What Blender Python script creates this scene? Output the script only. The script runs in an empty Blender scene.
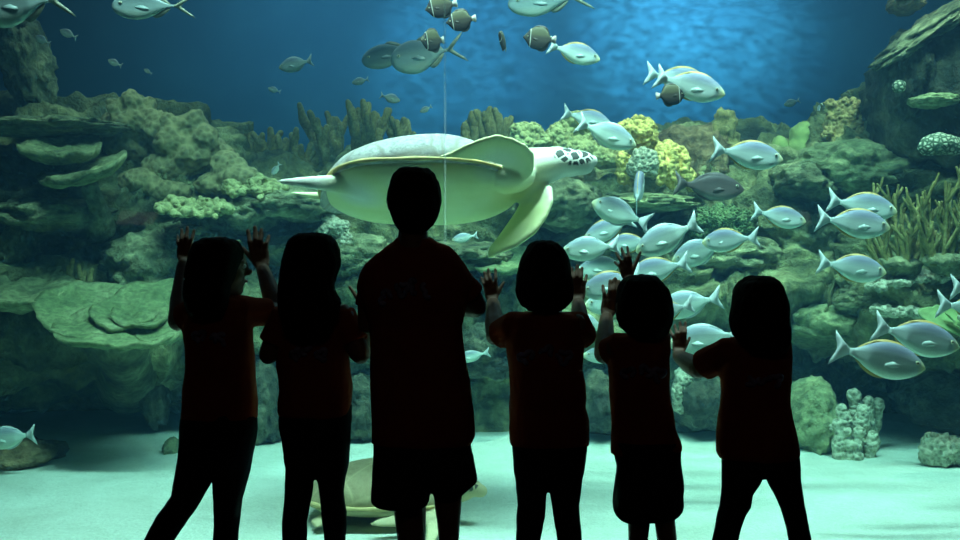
import bpy, bmesh, math, random
from mathutils import Vector, Matrix, Quaternion, noise
from mathutils.bvhtree import BVHTree
PI = math.pi
random.seed(7)
C = bpy.context.scene.collection
SC = bpy.context.scene

# ------------------------------------------------------------------ camera measures
FPX, CAMZ, HOR = 1064.0, 1.15, 230.0      # focal length in pixels, eye height, row of the horizon
def P(px, py, Y):
    """a point of the place, measured off the photograph at distance Y"""
    return Vector(((px - 480.0) / FPX * Y, Y, CAMZ - (py - HOR) / FPX * Y))
def M(n, Y): return n / FPX * Y

# ------------------------------------------------------------------ mesh helpers
class MB:
    def __init__(s): s.v = []; s.f = []
    def loft(s, rings, cap=True):
        n = len(rings[0]); b = len(s.v)
        for r in rings: s.v.extend([Vector(p) for p in r])
        for i in range(len(rings) - 1):
            for j in range(n):
                a = b + i*n + j; c = b + i*n + (j+1) % n
                s.f.append((a, c, c + n, a + n))
        if cap:
            for k, rev in ((0, True), (len(rings)-1, False)):
                cen = sum((Vector(p) for p in rings[k]), Vector()) / n
                ci = len(s.v); s.v.append(cen)
                for j in range(n):
                    a = b + k*n + j; c = b + k*n + (j+1) % n
                    s.f.append((c, a, ci) if rev else (a, c, ci))
        return s
    def tube(s, pts, rad, n=10, round_ends=True):
        pts = [Vector(p) for p in pts]; rad = list(rad)
        if round_ends:
            d0 = (pts[0]-pts[1]).normalized(); d1 = (pts[-1]-pts[-2]).normalized()
            pre = []; post = []
            for a in (0.15, 0.75, 1.25):
                pass
            for a in (80, 45):
                pre.append((pts[0]+d0*rad[0]*math.sin(math.radians(a)), rad[0]*math.cos(math.radians(a))))
            for a in (45, 80):
                post.append((pts[-1]+d1*rad[-1]*math.sin(math.radians(a)), rad[-1]*math.cos(math.radians(a))))
            allp = pre + list(zip(pts, rad)) + post
        else: allp = list(zip(pts, rad))
        N = len(allp); up = None; rings = []
        for i in range(N):
            a = allp[max(i-1, 0)][0]; c = allp[min(i+1, N-1)][0]
            t = (c - a)
            t = t.normalized() if t.length > 1e-9 else Vector((0, 0, 1))
            if up is None:
                up = t.orthogonal().normalized()
            up = (up - t*up.dot(t))
            up = up.normalized() if up.length > 1e-6 else t.orthogonal().normalized()
            w = t.cross(up); c0, r = allp[i]
            rings.append([c0 + (up*math.cos(2*PI*k/n) + w*math.sin(2*PI*k/n))*r for k in range(n)])
        return s.loft(rings)
    def ell(s, c, r, rot=None, nu=16, nv=10):
        c = Vector(c); R = rot or Matrix.Identity(3); rings = []
        for i in range(1, nv):
            a = PI*i/nv
            rings.append([c + R @ Vector((r[0]*math.sin(a)*math.cos(2*PI*k/nu), r[1]*math.sin(a)*math.sin(2*PI*k/nu), r[2]*math.cos(a))) for k in range(nu)])
        b = len(s.v); s.loft(rings, True)
        s.v[-2] = c + R @ Vector((0, 0, r[2])); s.v[-1] = c + R @ Vector((0, 0, -r[2]))
        return s
    def blade(s, st, n=10):
        """st: (edge a, edge b, thickness); a flat tapering fin with a lens section"""
        rings = []
        for i, (a, b2, th) in enumerate(st):
            a = Vector(a); b2 = Vector(b2); m = (a+b2)/2; h = (a-b2)/2
            q0 = st[max(i-1, 0)]; q1 = st[min(i+1, len(st)-1)]
            t = (Vector(q1[0])+Vector(q1[1]))/2 - (Vector(q0[0])+Vector(q0[1]))/2
            nr = t.cross(h)
            nr = nr.normalized() if nr.length > 1e-9 else Vector((0, 1, 0))
            rings.append([m + h*math.cos(2*PI*k/n) + nr*th*0.5*math.copysign(abs(math.sin(2*PI*k/n))**0.6, math.sin(2*PI*k/n)) for k in range(n)])
        return s.loft(rings)
    def poly(s, pts, th):
        """pts in the x-z plane, a sheet th thick"""
        b = len(s.v); n = len(pts)
        for sg in (-1, 1): s.v.extend([Vector((p[0], sg*th/2, p[1])) for p in pts])
        s.f.append(tuple(range(b, b+n))); s.f.append(tuple(range(b+2*n-1, b+n-1, -1)))
        for j in range(n):
            k = (j+1) % n
            s.f.append((b+j, b+n+j, b+n+k, b+k))
        return s
    def box(s, lo, hi):
        b = len(s.v)
        for z in (lo[2], hi[2]):
            for x, y in ((lo[0], lo[1]), (hi[0], lo[1]), (hi[0], hi[1]), (lo[0], hi[1])): s.v.append(Vector((x, y, z)))
        for q in ((0,3,2,1),(4,5,6,7),(0,1,5,4),(1,2,6,5),(2,3,7,6),(3,0,4,7)): s.f.append(tuple(b+i for i in q))
        return s
    def mesh(s, name='m', smooth=True):
        me = bpy.data.meshes.new(name)
        me.from_pydata([tuple(v) for v in s.v], [], s.f)
        bm = bmesh.new(); bm.from_mesh(me)
        bmesh.ops.recalc_face_normals(bm, faces=bm.faces)
        bm.to_mesh(me); bm.free()
        if smooth: me.polygons.foreach_set('use_smooth', [True]*len(me.polygons))
        me.update(); return me

def voxel(mb, size, smooth=3, fac=0.5):
    """join everything in mb into one continuous skin"""
    me = mb.mesh('tmp'); o = bpy.data.objects.new('tmp', me); C.objects.link(o)
    m = o.modifiers.new('r', 'REMESH'); m.mode = 'VOXEL'; m.voxel_size = size; m.use_smooth_shade = True
    if smooth:
        q = o.modifiers.new('s', 'SMOOTH'); q.iterations = smooth; q.factor = fac
    dg = bpy.context.evaluated_depsgraph_get()
    out = bpy.data.meshes.new_from_object(o.evaluated_get(dg))
    bpy.data.objects.remove(o); bpy.data.meshes.remove(me)
    out.polygons.foreach_set('use_smooth', [True]*len(out.polygons))
    return out

def displace(me, fn):
    nr = [v.normal.copy() for v in me.vertices]
    for v, n in zip(me.vertices, nr):
        v.co = fn(v.co.copy(), n)
    me.update()

def fbm(p, octs=4, lac=2.1, gain=0.5):
    a = 1.0; t = 0.0; q = Vector(p)
    for _ in range(octs):
        t += a*noise.noise(q); q = q*lac + Vector((3.1, 1.7, 5.3)); a *= gain
    return t
def ridge(p, octs=3):
    a = 1.0; t = 0.0; q = Vector(p)
    for _ in range(octs):
        t += a*(1.0 - 2.0*abs(noise.noise(q))); q = q*2.2 + Vector((7.1, 2.7, 1.3)); a *= 0.5
    return t

# ------------------------------------------------------------------ objects
def obj(name, me, mat, parent=None):
    if isinstance(me, MB): me = me.mesh(name)
    me.name = name
    o = bpy.data.objects.new(name, me); C.objects.link(o)
    if mat is not None:
        me.materials.clear()
        for m in (mat if isinstance(mat, (list, tuple)) else [mat]): me.materials.append(m)
    if parent is not None:
        o.parent = parent
        o.matrix_parent_inverse = base_matrix(parent).inverted()
    return o
def base_matrix(o):
    m = o.matrix_basis.copy()
    return base_matrix(o.parent) @ o.matrix_parent_inverse @ m if o.parent else m
def empty(name, loc, label, cat, group=None):
    o = bpy.data.objects.new(name, None); C.objects.link(o); o.location = loc
    o.empty_display_size = 0.05
    return tag(o, label, cat, group)
def tag(o, label, cat, group=None, kind=None):
    o['label'] = label; o['category'] = cat
    if group: o['group'] = group
    if kind: o['kind'] = kind
    return o
def copy_tree(o, parent=None):
    c = o.copy(); C.objects.link(c)
    if parent is not None:
        c.parent = parent; c.matrix_parent_inverse = o.matrix_parent_inverse.copy()
    for ch in list(o.children): copy_tree(ch, c)
    return c

# ------------------------------------------------------------------ materials
def lin(r, g, b):
    f = lambda c: ((c/255.0+0.055)/1.055)**2.4 if c > 10 else c/255.0/12.92
    return (f(r), f(g), f(b), 1)
class MT:
    def __init__(s, name):
        s.m = bpy.data.materials.new(name); s.m.use_nodes = True
        s.t = s.m.node_tree; s.t.nodes.clear()
        s.out = s.n('ShaderNodeOutputMaterial')
    def n(s, typ, **kw):
        x = s.t.nodes.new(typ)
        for k, v in kw.items(): setattr(x, k, v)
        return x
    def l(s, a, b): s.t.links.new(a, b)
    def coord(s, kind='Object'): return s.n('ShaderNodeTexCoord').outputs[kind]
    def noise(s, vec, scale, detail=4, rough=0.55):
        x = s.n('ShaderNodeTexNoise'); x.inputs['Scale'].default_value = scale
        x.inputs['Detail'].default_value = detail; x.inputs['Roughness'].default_value = rough
        s.l(vec, x.inputs['Vector']); return x.outputs['Fac']
    def voro(s, vec, scale, feature='F1'):
        x = s.n('ShaderNodeTexVoronoi'); x.feature = feature; x.inputs['Scale'].default_value = scale
        s.l(vec, x.inputs['Vector']); return x.outputs['Distance']
    def ramp(s, fac, stops):
        x = s.n('ShaderNodeValToRGB'); e = x.color_ramp.elements
        while len(e) < len(stops): e.new(0.5)
        for q, (p, c) in zip(e, stops):
            q.position = p; q.color = c if len(c) == 4 else (*c, 1)
        s.l(fac, x.inputs['Fac']); return x.outputs['Color']
    def mix(s, fac, a, b, mode='MIX'):
        x = s.n('ShaderNodeMix', data_type='RGBA', blend_type=mode)
        for i, v in ((0, fac), (6, a), (7, b)):
            if hasattr(v, 'links') or hasattr(v, 'is_linked'): s.l(v, x.inputs[i])
            else: x.inputs[i].default_value = v
        return x.outputs[2]
    def math(s, op, a, b=None):
        x = s.n('ShaderNodeMath', operation=op)
        for i, v in ((0, a), (1, b)):
            if v is None: continue
            if hasattr(v, 'is_linked'): s.l(v, x.inputs[i])
            else: x.inputs[i].default_value = v
        return x.outputs[0]
    def sep(s, vec):
        x = s.n('ShaderNodeSeparateXYZ'); s.l(vec, x.inputs[0]); return x.outputs
    def pbr(s, col, rough=0.8, bump=None, bstr=0.3, bdist=0.01, spec=0.3, trans=0.0, metal=0.0):
        p = s.n('ShaderNodeBsdfPrincipled')
        if hasattr(col, 'is_linked'): s.l(col, p.inputs['Base Color'])
        else: p.inputs['Base Color'].default_value = col
        p.inputs['Roughness'].default_value = rough; p.inputs['Specular IOR Level'].default_value = spec
        p.inputs['Metallic'].default_value = metal
        if bump is not None:
            b = s.n('ShaderNodeBump'); b.inputs['Strength'].default_value = bstr; b.inputs['Distance'].default_value = bdist
            s.l(bump, b.inputs['Height']); s.l(b.outputs[0], p.inputs['Normal'])
        s.l(p.outputs[0], s.out.inputs['Surface']); return s.m

def rock_mat(name, dark, mid, pale, scale=3.0, bump=0.8, bdist=0.04, speck=18):
    t = MT(name); v = t.coord('Object')
    n1 = t.noise(v, scale, 6, 0.6); n2 = t.noise(v, speck, 4, 0.6)
    c = t.ramp(n1, [(0.30, dark), (0.5, mid), (0.68, pale)])
    c2 = t.ramp(n2, [(0.35, (0.55, 0.55, 0.55, 1)), (0.65, (1.25, 1.25, 1.2, 1))])
    col = t.mix(0.8, c, c2, 'MULTIPLY')
    h = t.math('ADD', t.noise(v, scale*2.5, 6, 0.65), t.math('MULTIPLY', n2, 0.35))
    return t.pbr(col, 0.9, h, bump, bdist, 0.15)
def polyp_mat(name, a, b, scale=40, bump=0.7, bdist=0.015, big=4):
    t = MT(name); v = t.coord('Object')
    vo = t.voro(v, scale); n = t.noise(v, big, 4)
    c = t.ramp(t.math('ADD', t.math('MULTIPLY', vo, 0.7), t.math('MULTIPLY', n, 0.5)), [(0.25, b), (0.75, a)])
    h = t.math('SUBTRACT', 1.0, vo)
    return t.pbr(c, 0.85, h, bump, bdist, 0.2)

def plain(name, col, rough=0.7, scale=25, amp=0.25, bump=0.15, bdist=0.004, spec=0.3):
    t = MT(name); v = t.coord('Object'); n = t.noise(v, scale, 4)
    k = tuple(c*(1-amp) for c in col[:3]) + (1,); h = tuple(min(1, c*(1+amp)) for c in col[:3]) + (1,)
    return t.pbr(t.ramp(n, [(0.3, k), (0.7, h)]), rough, n, bump, bdist, spec)
# ================================================================== THE SETTING
GY = 3.40                                   # room side of the viewing window
def struct(name, me, mat, label, cat):
    return tag(obj(name, me, mat), label, cat, kind='structure')

m_wall = plain('dark_room_paint', (0.03, 0.03, 0.035, 1), 0.9)
m_floor = plain('dark_carpet', (0.03, 0.028, 0.03, 1), 0.95, 60, 0.4, 0.3)
struct('floor', MB().box((-4, -3, -0.12), (4, GY, 0)), m_floor, 'dark carpet floor of the viewing room', 'floor')
struct('ceiling', MB().box((-4, -3, 3.2), (4, GY, 3.3)), m_wall, 'black ceiling of the viewing room', 'ceiling')
struct('wall_left', MB().box((-4.1, -3, 0), (-4, GY, 3.2)), m_wall, 'dark side wall at the left of the viewing room', 'wall')
struct('wall_right', MB().box((4, -3, 0), (4.1, GY, 3.2)), m_wall, 'dark side wall at the right of the viewing room', 'wall')
struct('wall_rear', MB().box((-4, -3.1, 0), (4, -3, 3.2)), m_wall, 'dark wall behind the visitors', 'wall')
w = MB(); w.box((-6.3, GY, 1.95), (6.3, GY+0.14, 4.3)); w.box((-6.3, GY, -0.1), (-2.9, GY+0.14, 1.95)); w.box((2.9, GY, -0.1), (6.3, GY+0.14, 1.95))  # header edge kept low, out of view, to block tank light from the visitors
struct('wall_front', w, m_wall, 'dark wall framing the viewing window of the tank', 'wall')

# acrylic viewing panels with a pale bonded seam between them
t = MT('acrylic'); tr = t.n('ShaderNodeBsdfTransparent'); gl = t.n('ShaderNodeBsdfGlossy'); gl.inputs['Roughness'].default_value = 0.03
tr.inputs['Color'].default_value = (0.985, 1.0, 0.995, 1)
mx = t.n('ShaderNodeMixShader'); mx.inputs[0].default_value = 0.025
t.l(tr.outputs[0], mx.inputs[1]); t.l(gl.outputs[0], mx.inputs[2]); t.l(mx.outputs[0], t.out.inputs['Surface']); m_glass = t.m
SX = (445-480)/FPX*(GY+0.03)
struct('window_1', MB().box((-2.9, GY, 0.0), (SX-0.003, GY+0.07, 1.95)), m_glass, 'clear acrylic viewing panel of the tank left of the seam', 'window')
struct('window_2', MB().box((SX+0.003, GY, 0.0), (2.9, GY+0.07, 1.95)), m_glass, 'clear acrylic viewing panel of the tank right of the seam', 'window')
t = MT('seam_glue'); tr = t.n('ShaderNodeBsdfTransparent'); df = t.n('ShaderNodeBsdfTranslucent'); df.inputs['Color'].default_value = (0.85, 0.95, 0.95, 1)
mx = t.n('ShaderNodeMixShader'); mx.inputs[0].default_value = 0.13
t.l(tr.outputs[0], mx.inputs[1]); t.l(df.outputs[0], mx.inputs[2]); t.l(mx.outputs[0], t.out.inputs['Surface'])
struct('trim_1', MB().box((SX-0.003, GY+0.002, 0.0), (SX+0.003, GY+0.068, 1.95)), t.m, 'thin pale vertical seam between the two acrylic panels', 'seam')

# tank shell
t = MT('blue_tank_wall'); v = t.coord('Object')
m_tank = t.pbr(t.ramp(t.noise(v, 1.2, 5), [(0.3, (0.07, 0.17, 0.33, 1)), (0.7, (0.10, 0.24, 0.42, 1))]), 0.8, t.noise(v, 6, 4), 0.2, 0.02, 0.2)
struct('wall_back', MB().box((-6.3, 10.0, -0.2), (6.3, 10.2, 4.3)), m_tank, 'blue painted back wall of the tank', 'wall')
w = MB(); w.box((-6.3, GY+0.14, -0.2), (-6.15, 10, 4.3)); struct('wall_west', w, m_tank, 'blue end wall of the tank at the left', 'wall')
w = MB(); w.box((6.15, GY+0.14, -0.2), (6.3, 10, 4.3)); struct('wall_east', w, m_tank, 'blue end wall of the tank at the right', 'wall')

# sand bed
t = MT('white_sand'); v = t.coord('Object')
n1 = t.noise(v, 1.6, 6, 0.6); n2 = t.noise(v, 90, 3); n3 = t.noise(v, 9, 5)
c = t.mix(0.5, t.ramp(n1, [(0.3, (0.50, 0.58, 0.48, 1)), (0.7, (0.68, 0.78, 0.68, 1))]), t.ramp(n2, [(0.3, (0.6, 0.6, 0.55, 1)), (0.7, (1, 1, 0.97, 1))]), 'MULTIPLY')
h = t.math('ADD', t.math('MULTIPLY', n3, 1.0), t.math('MULTIPLY', n2, 0.15))
m_sand = t.pbr(c, 0.95, h, 0.6, 0.05, 0.1)
NX, NY = 220, 110
sv = []; sf = []
def sand_z(x, y):
    return 0.012*fbm(Vector((x*1.7, y*2.6, 0)), 4) - 0.006
for j in range(NY+1):
    for i in range(NX+1):
        x = -6.1 + 12.2*i/NX; y = GY+0.08 + (7.6-GY-0.08)*j/NY
        sv.append(Vector((x, y, sand_z(x, y))))
for j in range(NY):
    for i in range(NX):
        a = j*(NX+1)+i; sf.append((a, a+1, a+NX+2, a+NX+1))
b = MB(); b.v = sv; b.f = sf
o = struct('sand_bed', b, m_sand, 'pale sand bed covering the bottom of the tank', 'sand')
struct('tank_floor', MB().box((-6.15, GY+0.08, -0.2), (6.15, 10, -0.06)), m_tank, 'bottom slab of the tank under the sand', 'floor')

# water
t = MT('sea_water')
ab = t.n('ShaderNodeVolumeAbsorption'); sc_ = t.n('ShaderNodeVolumeScatter'); ad = t.n('ShaderNodeAddShader')
W_ABS = (0.150, 0.036, 0.034); W_SCA = (0.006, 0.015, 0.026)
da = max(W_ABS); ab.inputs['Density'].default_value = da; ab.inputs['Color'].default_value = (*[1-c/da for c in W_ABS], 1)
ds = max(W_SCA); sc_.inputs['Density'].default_value = ds; sc_.inputs['Color'].default_value = (*[c/ds for c in W_SCA], 1)
sc_.inputs['Anisotropy'].default_value = 0.25
t.l(ab.outputs[0], ad.inputs[0]); t.l(sc_.outputs[0], ad.inputs[1]); t.l(ad.outputs[0], t.out.inputs['Volume'])
struct('water', MB().box((-6.2, GY+0.075, -0.1), (6.2, 10.05, 3.7)), t.m, 'clear blue green sea water filling the tank', 'water')
bpy.data.objects['water'].data.polygons.foreach_set('use_smooth', [False]*6)

# ================================================================== REEF
sage = lin(150, 165, 120)
m_reef = rock_mat('reef_rock', (0.030, 0.042, 0.028, 1), (0.155, 0.185, 0.085, 1), (0.46, 0.48, 0.23, 1), 2.6, 1.0, 0.10, 16)
m_rock_g = rock_mat('grey_green_rock', (0.045, 0.058, 0.040, 1), (0.19, 0.225, 0.12, 1), (0.48, 0.50, 0.27, 1), 4, 1.0, 0.07, 22)
m_rock_d = rock_mat('painted_shade_rock', (0.025, 0.034, 0.026, 1), (0.085, 0.10, 0.065, 1), (0.22, 0.24, 0.15, 1), 4, 1.0, 0.07, 22)  # dimness at the reef foot painted in: darker copy of the grey green rock
m_rock_b = rock_mat('brown_rock', (0.07, 0.055, 0.03, 1), (0.20, 0.155, 0.08, 1), (0.38, 0.31, 0.16, 1), 4, 1.0, 0.07, 22)
m_plate = rock_mat('green_plate_coral', (0.11, 0.17, 0.075, 1), (0.18, 0.25, 0.11, 1), (0.30, 0.36, 0.18, 1), 5, 0.8, 0.02, 35)
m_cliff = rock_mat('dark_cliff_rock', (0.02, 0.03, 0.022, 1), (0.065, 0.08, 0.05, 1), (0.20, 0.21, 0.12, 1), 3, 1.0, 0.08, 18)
m_globe = plain('smooth_green_coral', (0.27, 0.36, 0.12, 1), 0.8, 12, 0.35, 0.4, 0.02)
m_plate2 = rock_mat('sage_plate_coral', (0.085, 0.115, 0.060, 1), (0.22, 0.27, 0.13, 1), (0.44, 0.48, 0.24, 1), 4, 0.9, 0.05, 26)
m_lobe = polyp_mat('olive_lobe_coral', (0.34, 0.32, 0.15, 1), (0.13, 0.13, 0.06, 1), 30)
m_yel = polyp_mat('yellow_coral', (0.80, 0.66, 0.20, 1), (0.36, 0.30, 0.08, 1), 34, 0.9, 0.03)
m_ygr = polyp_mat('yellow_green_coral', (0.50, 0.52, 0.23, 1), (0.20, 0.23, 0.09, 1), 34, 0.9, 0.03)
m_pale = polyp_mat('pale_knob_coral', (0.52, 0.54, 0.38, 1), (0.20, 0.22, 0.14, 1), 45, 0.9, 0.02)
m_bran = rock_mat('olive_finger_coral', (0.10, 0.11, 0.03, 1), (0.20, 0.20, 0.065, 1), (0.40, 0.37, 0.15, 1), 9, 0.5, 0.01, 60)
m_bran_b = rock_mat('brown_finger_coral', (0.12, 0.12, 0.05, 1), (0.24, 0.23, 0.09, 1), (0.36, 0.34, 0.15, 1), 9, 0.5, 0.01, 60)
m_bush = polyp_mat('green_bush_coral', (0.17, 0.27, 0.11, 1), (0.04, 0.08, 0.035, 1), 60, 1.0, 0.03)
m_let = plain('lettuce_coral', (0.20, 0.32, 0.12, 1), 0.7, 14, 0.3)
t = MT('brain_coral'); v = t.coord('Object')
wv = t.voro(v, 42, 'DISTANCE_TO_EDGE')
m_brain = t.pbr(t.ramp(wv, [(0.08, (0.08, 0.14, 0.08, 1)), (0.30, (0.62, 0.66, 0.48, 1))]), 0.8, wv, 0.8, 0.02, 0.2)

# reef body: columns of (row, distance) from the sand up to the crest
COLS = [
 (-330, [(520,4.9),(440,6.0),(385,6.1),(350,5.4),(270,5.6),(190,6.0),(118,6.6)]),
 (-120, [(490,5.2),(430,6.2),(375,6.3),(350,5.6),(270,5.8),(190,6.2),(112,6.9)]),
 (0,    [(470,5.35),(432,6.5),(385,6.6),(352,5.75),(265,6.0),(195,6.3),(122,6.9)]),
 (90,   [(457,5.55),(424,6.7),(380,6.8),(345,5.85),(255,6.35),(195,6.3),(126,6.9)]),
 (180,  [(446,5.8),(420,6.7),(385,6.7),(345,6.05),(260,6.2),(200,6.4),(138,7.0)]),
 (260,  [(440,5.85),(415,6.1),(380,6.3),(330,6.1),(260,6.3),(205,6.5),(172,7.2)]),
 (350,  [(437,5.9),(410,6.1),(380,6.35),(330,6.2),(270,6.3),(225,6.6),(180,7.2)]),
 (440,  [(433,5.95),(400,6.35),(360,6.5),(320,6.3),(270,6.5),(225,6.8),(178,7.3)]),
 (540,  [(430,6.0),(402,6.4),(365,6.5),(320,6.3),(265,6.5),(205,6.8),(158,7.3)]),
 (640,  [(428,6.0),(405,6.2),(370,6.4),(320,6.2),(260,6.3),(205,6.6),(158,7.1)]),
 (720,  [(428,6.0),(402,6.4),(370,6.6),(320,6.2),(270,6.3),(200,6.6),(150,7.1)]),
 (790,  [(434,5.9),(402,6.3),(350,6.7),(310,6.1),(250,6.25),(195,6.4),(152,6.9)]),
 (850,  [(448,5.7),(422,6.7),(365,6.9),(318,6.0),(255,6.15),(190,6.3),(138,6.7)]),
 (900,  [(460,5.45),(430,6.6),(372,6.7),(320,5.75),(250,5.95),(180,6.25),(108,6.6)]),
 (960,  [(475,5.2),(440,6.4),(380,6.5),(320,5.6),(250,5.75),(170,6.05),(80,6.5)]),
 (1080, [(500,4.95),(440,6.2),(380,6.2),(320,5.4),(250,5.6),(150,5.9),(20,6.3)]),
 (1300, [(530,4.8),(440,6.0),(380,6.0),(320,5.3),(250,5.5),(150,5.8),(-20,6.2)]),
]
def cr(p0, p1, p2, p3, t):
    return 0.5*((2*p1)+(-p0+p2)*t+(2*p0-5*p1+4*p2-p3)*t*t+(-p0+3*p1-3*p2+p3)*t**3)
def col_pts(i):
    px, L = COLS[i]
    pts = [P(px, py, Y) for py, Y in L]
    pts[0].z = -0.08
    top = pts[-1]
    pts.append(Vector((top.x, top.y+0.7, top.z-0.05))); pts.append(Vector((top.x, top.y+1.5, top.z-0.7)))
    return pts
grid = []
NU, NV = 420, 170
cps = [col_pts(i) for i in range(len(COLS))]
K = len(cps[0])
for a in range(NU+1):
    u = a/NU*(len(COLS)-1); i = min(int(u), len(COLS)-2); fu = u-i
    ctrl = []
    for k in range(K):
        q = [cps[max(0, min(len(COLS)-1, i+d))][k] for d in (-1, 0, 1, 2)]
        ctrl.append(cr(q[0], q[1], q[2], q[3], fu))
    for c_ in range(NV+1):
        v_ = c_/NV*(K-1); j = min(int(v_), K-2); fv = v_-j
        q = [ctrl[max(0, min(K-1, j+d))] for d in (-1, 0, 1, 2)]
        grid.append(cr(q[0], q[1], q[2], q[3], fv))
b = MB(); b.v = grid
for a in range(NU):
    for c_ in range(NV):
        k = a*(NV+1)+c_; b.f.append((k, k+1, k+NV+2, k+NV+1))
me = b.mesh('reef_bank')
def reef_disp(p, n):
    s = Vector((p.x*1.0, p.y*1.0, p.z*1.6))
    lowf = 0.17*ridge(s*1.5, 2) + 0.12*ridge(s*3.4+Vector((9, 2, 4)), 2) + 0.09*fbm(s*5.0, 4) + 0.05*ridge(s*9.0+Vector((4, 4, 4)), 2)
    k = min(1.0, max(0.15, (p.z+0.05)*3))
    if n.y > 0: n = -n
    n = Vector((n.x, n.y, n.z*0.5))
    return p + n*(lowf*k)
displace(me, reef_disp)
struct('reef_bank', me, m_reef, 'craggy grey green reef bank along the back of the sand', 'reef')

def ico(sub):
    bm = bmesh.new(); bmesh.ops.create_icosphere(bm, subdivisions=sub, radius=1.0)
    v = [x.co.copy() for x in bm.verts]; f = [tuple(q.index for q in x.verts) for x in bm.faces]; bm.free(); return v, f
ICO5 = ico(5); ICO4 = ico(4)
def rock(name, px, py, Y, rw, rh, rd=None, seed=0, amp=0.28, freq=1.6, mat=None, label='', cat='rock', tilt=0.0, sharp=0.5, parent=None, group=None):
    """a boulder: rw, rh half sizes in pixels"""
    c = P(px, py, Y); r = Vector((M(rw, Y), rd if rd else M((rw+rh)/2, Y), M(rh, Y)))
    b = MB(); R = Matrix.Rotation(math.radians(tilt), 3, 'Y'); off = Vector((seed*3.7, seed*1.3, seed*7.9))
    for p in ICO5[0]:
        d = 1 + amp*((1-sharp)*fbm(p*freq+off, 4) + sharp*0.6*ridge(p*freq+off, 3)-0.15)
        d += 0.07*fbm(p*5+off, 3) + 0.03*ridge(p*9+off, 2)
        b.v.append(c + R @ Vector((p.x*r.x*d, p.y*r.y*d, p.z*r.z*d)))
    b.f = list(ICO5[1])
    o = obj(name, b, mat or m_rock_g, parent)
    if parent is None: tag(o, label, cat, group)
    return o
def plate_mesh(c, rx, ry, th, seed, tiltx=0.0, tilty=0.0, cup=0.15, wav=0.12, n=72, rings=10):
    """a wavy thick plate with an irregular rim"""
    b = MB(); R = Matrix.Rotation(tiltx, 3, 'X') @ Matrix.Rotation(tilty, 3, 'Y')
    top = []; bot = []
    for i in range(1, rings+1):
        f = i/rings; rt = []; rb = []
        for k in range(n):
            a = 2*PI*k/n; e = Vector((math.cos(a), math.sin(a), 0))
            rr = 1 + wav*(0.7*math.sin(2*a+seed*1.3)+0.6*math.sin(3*a+seed*2.9)+0.9*(0.5-abs(math.sin(2.5*a+seed*0.7)))*0.8+0.5*fbm(e*3+Vector((seed*5.1, 0, seed)), 3))
            x = rx*f*rr*e.x; y = ry*f*rr*e.y
            z = cup*max(rx, ry)*(f**2.2) + 0.35*th*fbm(Vector((x*9, y*9, seed*3.0)), 3) + wav*0.35*rx*f*f*noise.noise(e*2.3+Vector((0, seed*2.2, 4)))
            tt = th*(1-0.55*f**3)
            rt.append(Vector((x, y, z))); rb.append(Vector((x*0.97, y*0.97, z-tt)))
        top.append(rt); bot.append(rb)
    rings_ = [[c + R @ p for p in r] for r in (list(reversed(bot)) + [])]
    allr = [[c + R @ p for p in r] for r in bot] + [[c + R @ p for p in r] for r in reversed(top)]
    b.loft(allr)
    return b
def plate(name, px, py, Y, rw, depth, th, seed, label, mat, tiltx=0.12, tilty=0.0, cup=0.12, wav=0.12, stalk=0.25):
    c = P(px, py, Y)
    root = empty(name, c, label, 'coral')
    obj('plate', plate_mesh(c, M(rw, Y), depth, th, seed, tiltx, tilty, cup, wav), mat, root)
    s = MB().tube([c+Vector((0, 0.08, -th-0.02)), c+Vector((0.02, 0.14, -stalk*0.7)), c+Vector((0, 0.26, -stalk-0.05))], [0.045, 0.05, 0.08], 12)
    obj('stalk', s, m_rock_g, root)
    return root
def lobes(name, items, Y, label, mat, vox=0.016, amp=0.012, cat='coral', bumps=9):
    """lobed coral head: items are (px, py, half width, half height, dY)"""
    b = MB()
    rnd = random.Random(int(items[0][0]*7+items[0][1]))
    for (px, py, rw, rh, dy) in items:
        b.ell(P(px, py, Y+dy), (M(rw, Y), M((rw+rh)/2, Y), M(rh, Y)))
        for k in range(bumps if rw > 6 else 0):
            an = rnd.uniform(0, 2*PI); el = rnd.uniform(-0.5, 1.0); q = math.sqrt(max(0, 1-el*el)); rr = min(rw, rh)*rnd.uniform(.20, .36)
            b.ell(P(px, py, Y+dy)+Vector((M(rw, Y)*0.9*q*math.cos(an), -M((rw+rh)/2, Y)*0.9*q*abs(math.sin(an)), M(rh, Y)*0.88*el)), (M(rr, Y),)*3, nu=10, nv=7)
    me = voxel(b, vox, 1)
    displace(me, lambda p, n: p + n*(amp*fbm(p*14, 3)+amp*0.8*fbm(p*40, 2)))
    return tag(obj(name, me, mat), label, cat)
def knobs(name, px, py, Y, rw, rh, n, seed, label, mat, kr=4.5, slope=0.0):
    """a shelf of coral covered in small knobs"""
    rnd = random.Random(seed); b = MB()
    for k in range(6):
        x = -0.7+1.4*k/5; b.ell(P(px+x*rw+rnd.uniform(-3, 3), py+rnd.uniform(0, 6)+slope*x*rw, Y+0.06), (M(rw*0.25, Y), 0.12, M(rh*rnd.uniform(.4, .8), Y)))
    for k in range(n):
        x = rnd.uniform(-1, 1); q = math.sqrt(max(0, 1-x*x)); y = rnd.uniform(-1, 0.9)*q*(0.6+0.6*abs(noise.noise(Vector((x*2.5, seed, 0))))*2); r = kr*rnd.uniform(0.6, 1.35)
        b.ell(P(px+x*rw, py+y*rh+slope*x*rw, Y-0.10*(y+0.3)+rnd.uniform(-.06, .06)-0.04), (M(r, Y), M(r, Y), M(r*0.9, Y)), nu=10, nv=7)
    me = voxel(b, 0.012, 1); displace(me, lambda p, n: p + n*(0.008*fbm(p*30, 3)))
    return tag(obj(name, me, mat), label, 'coral')
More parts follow.
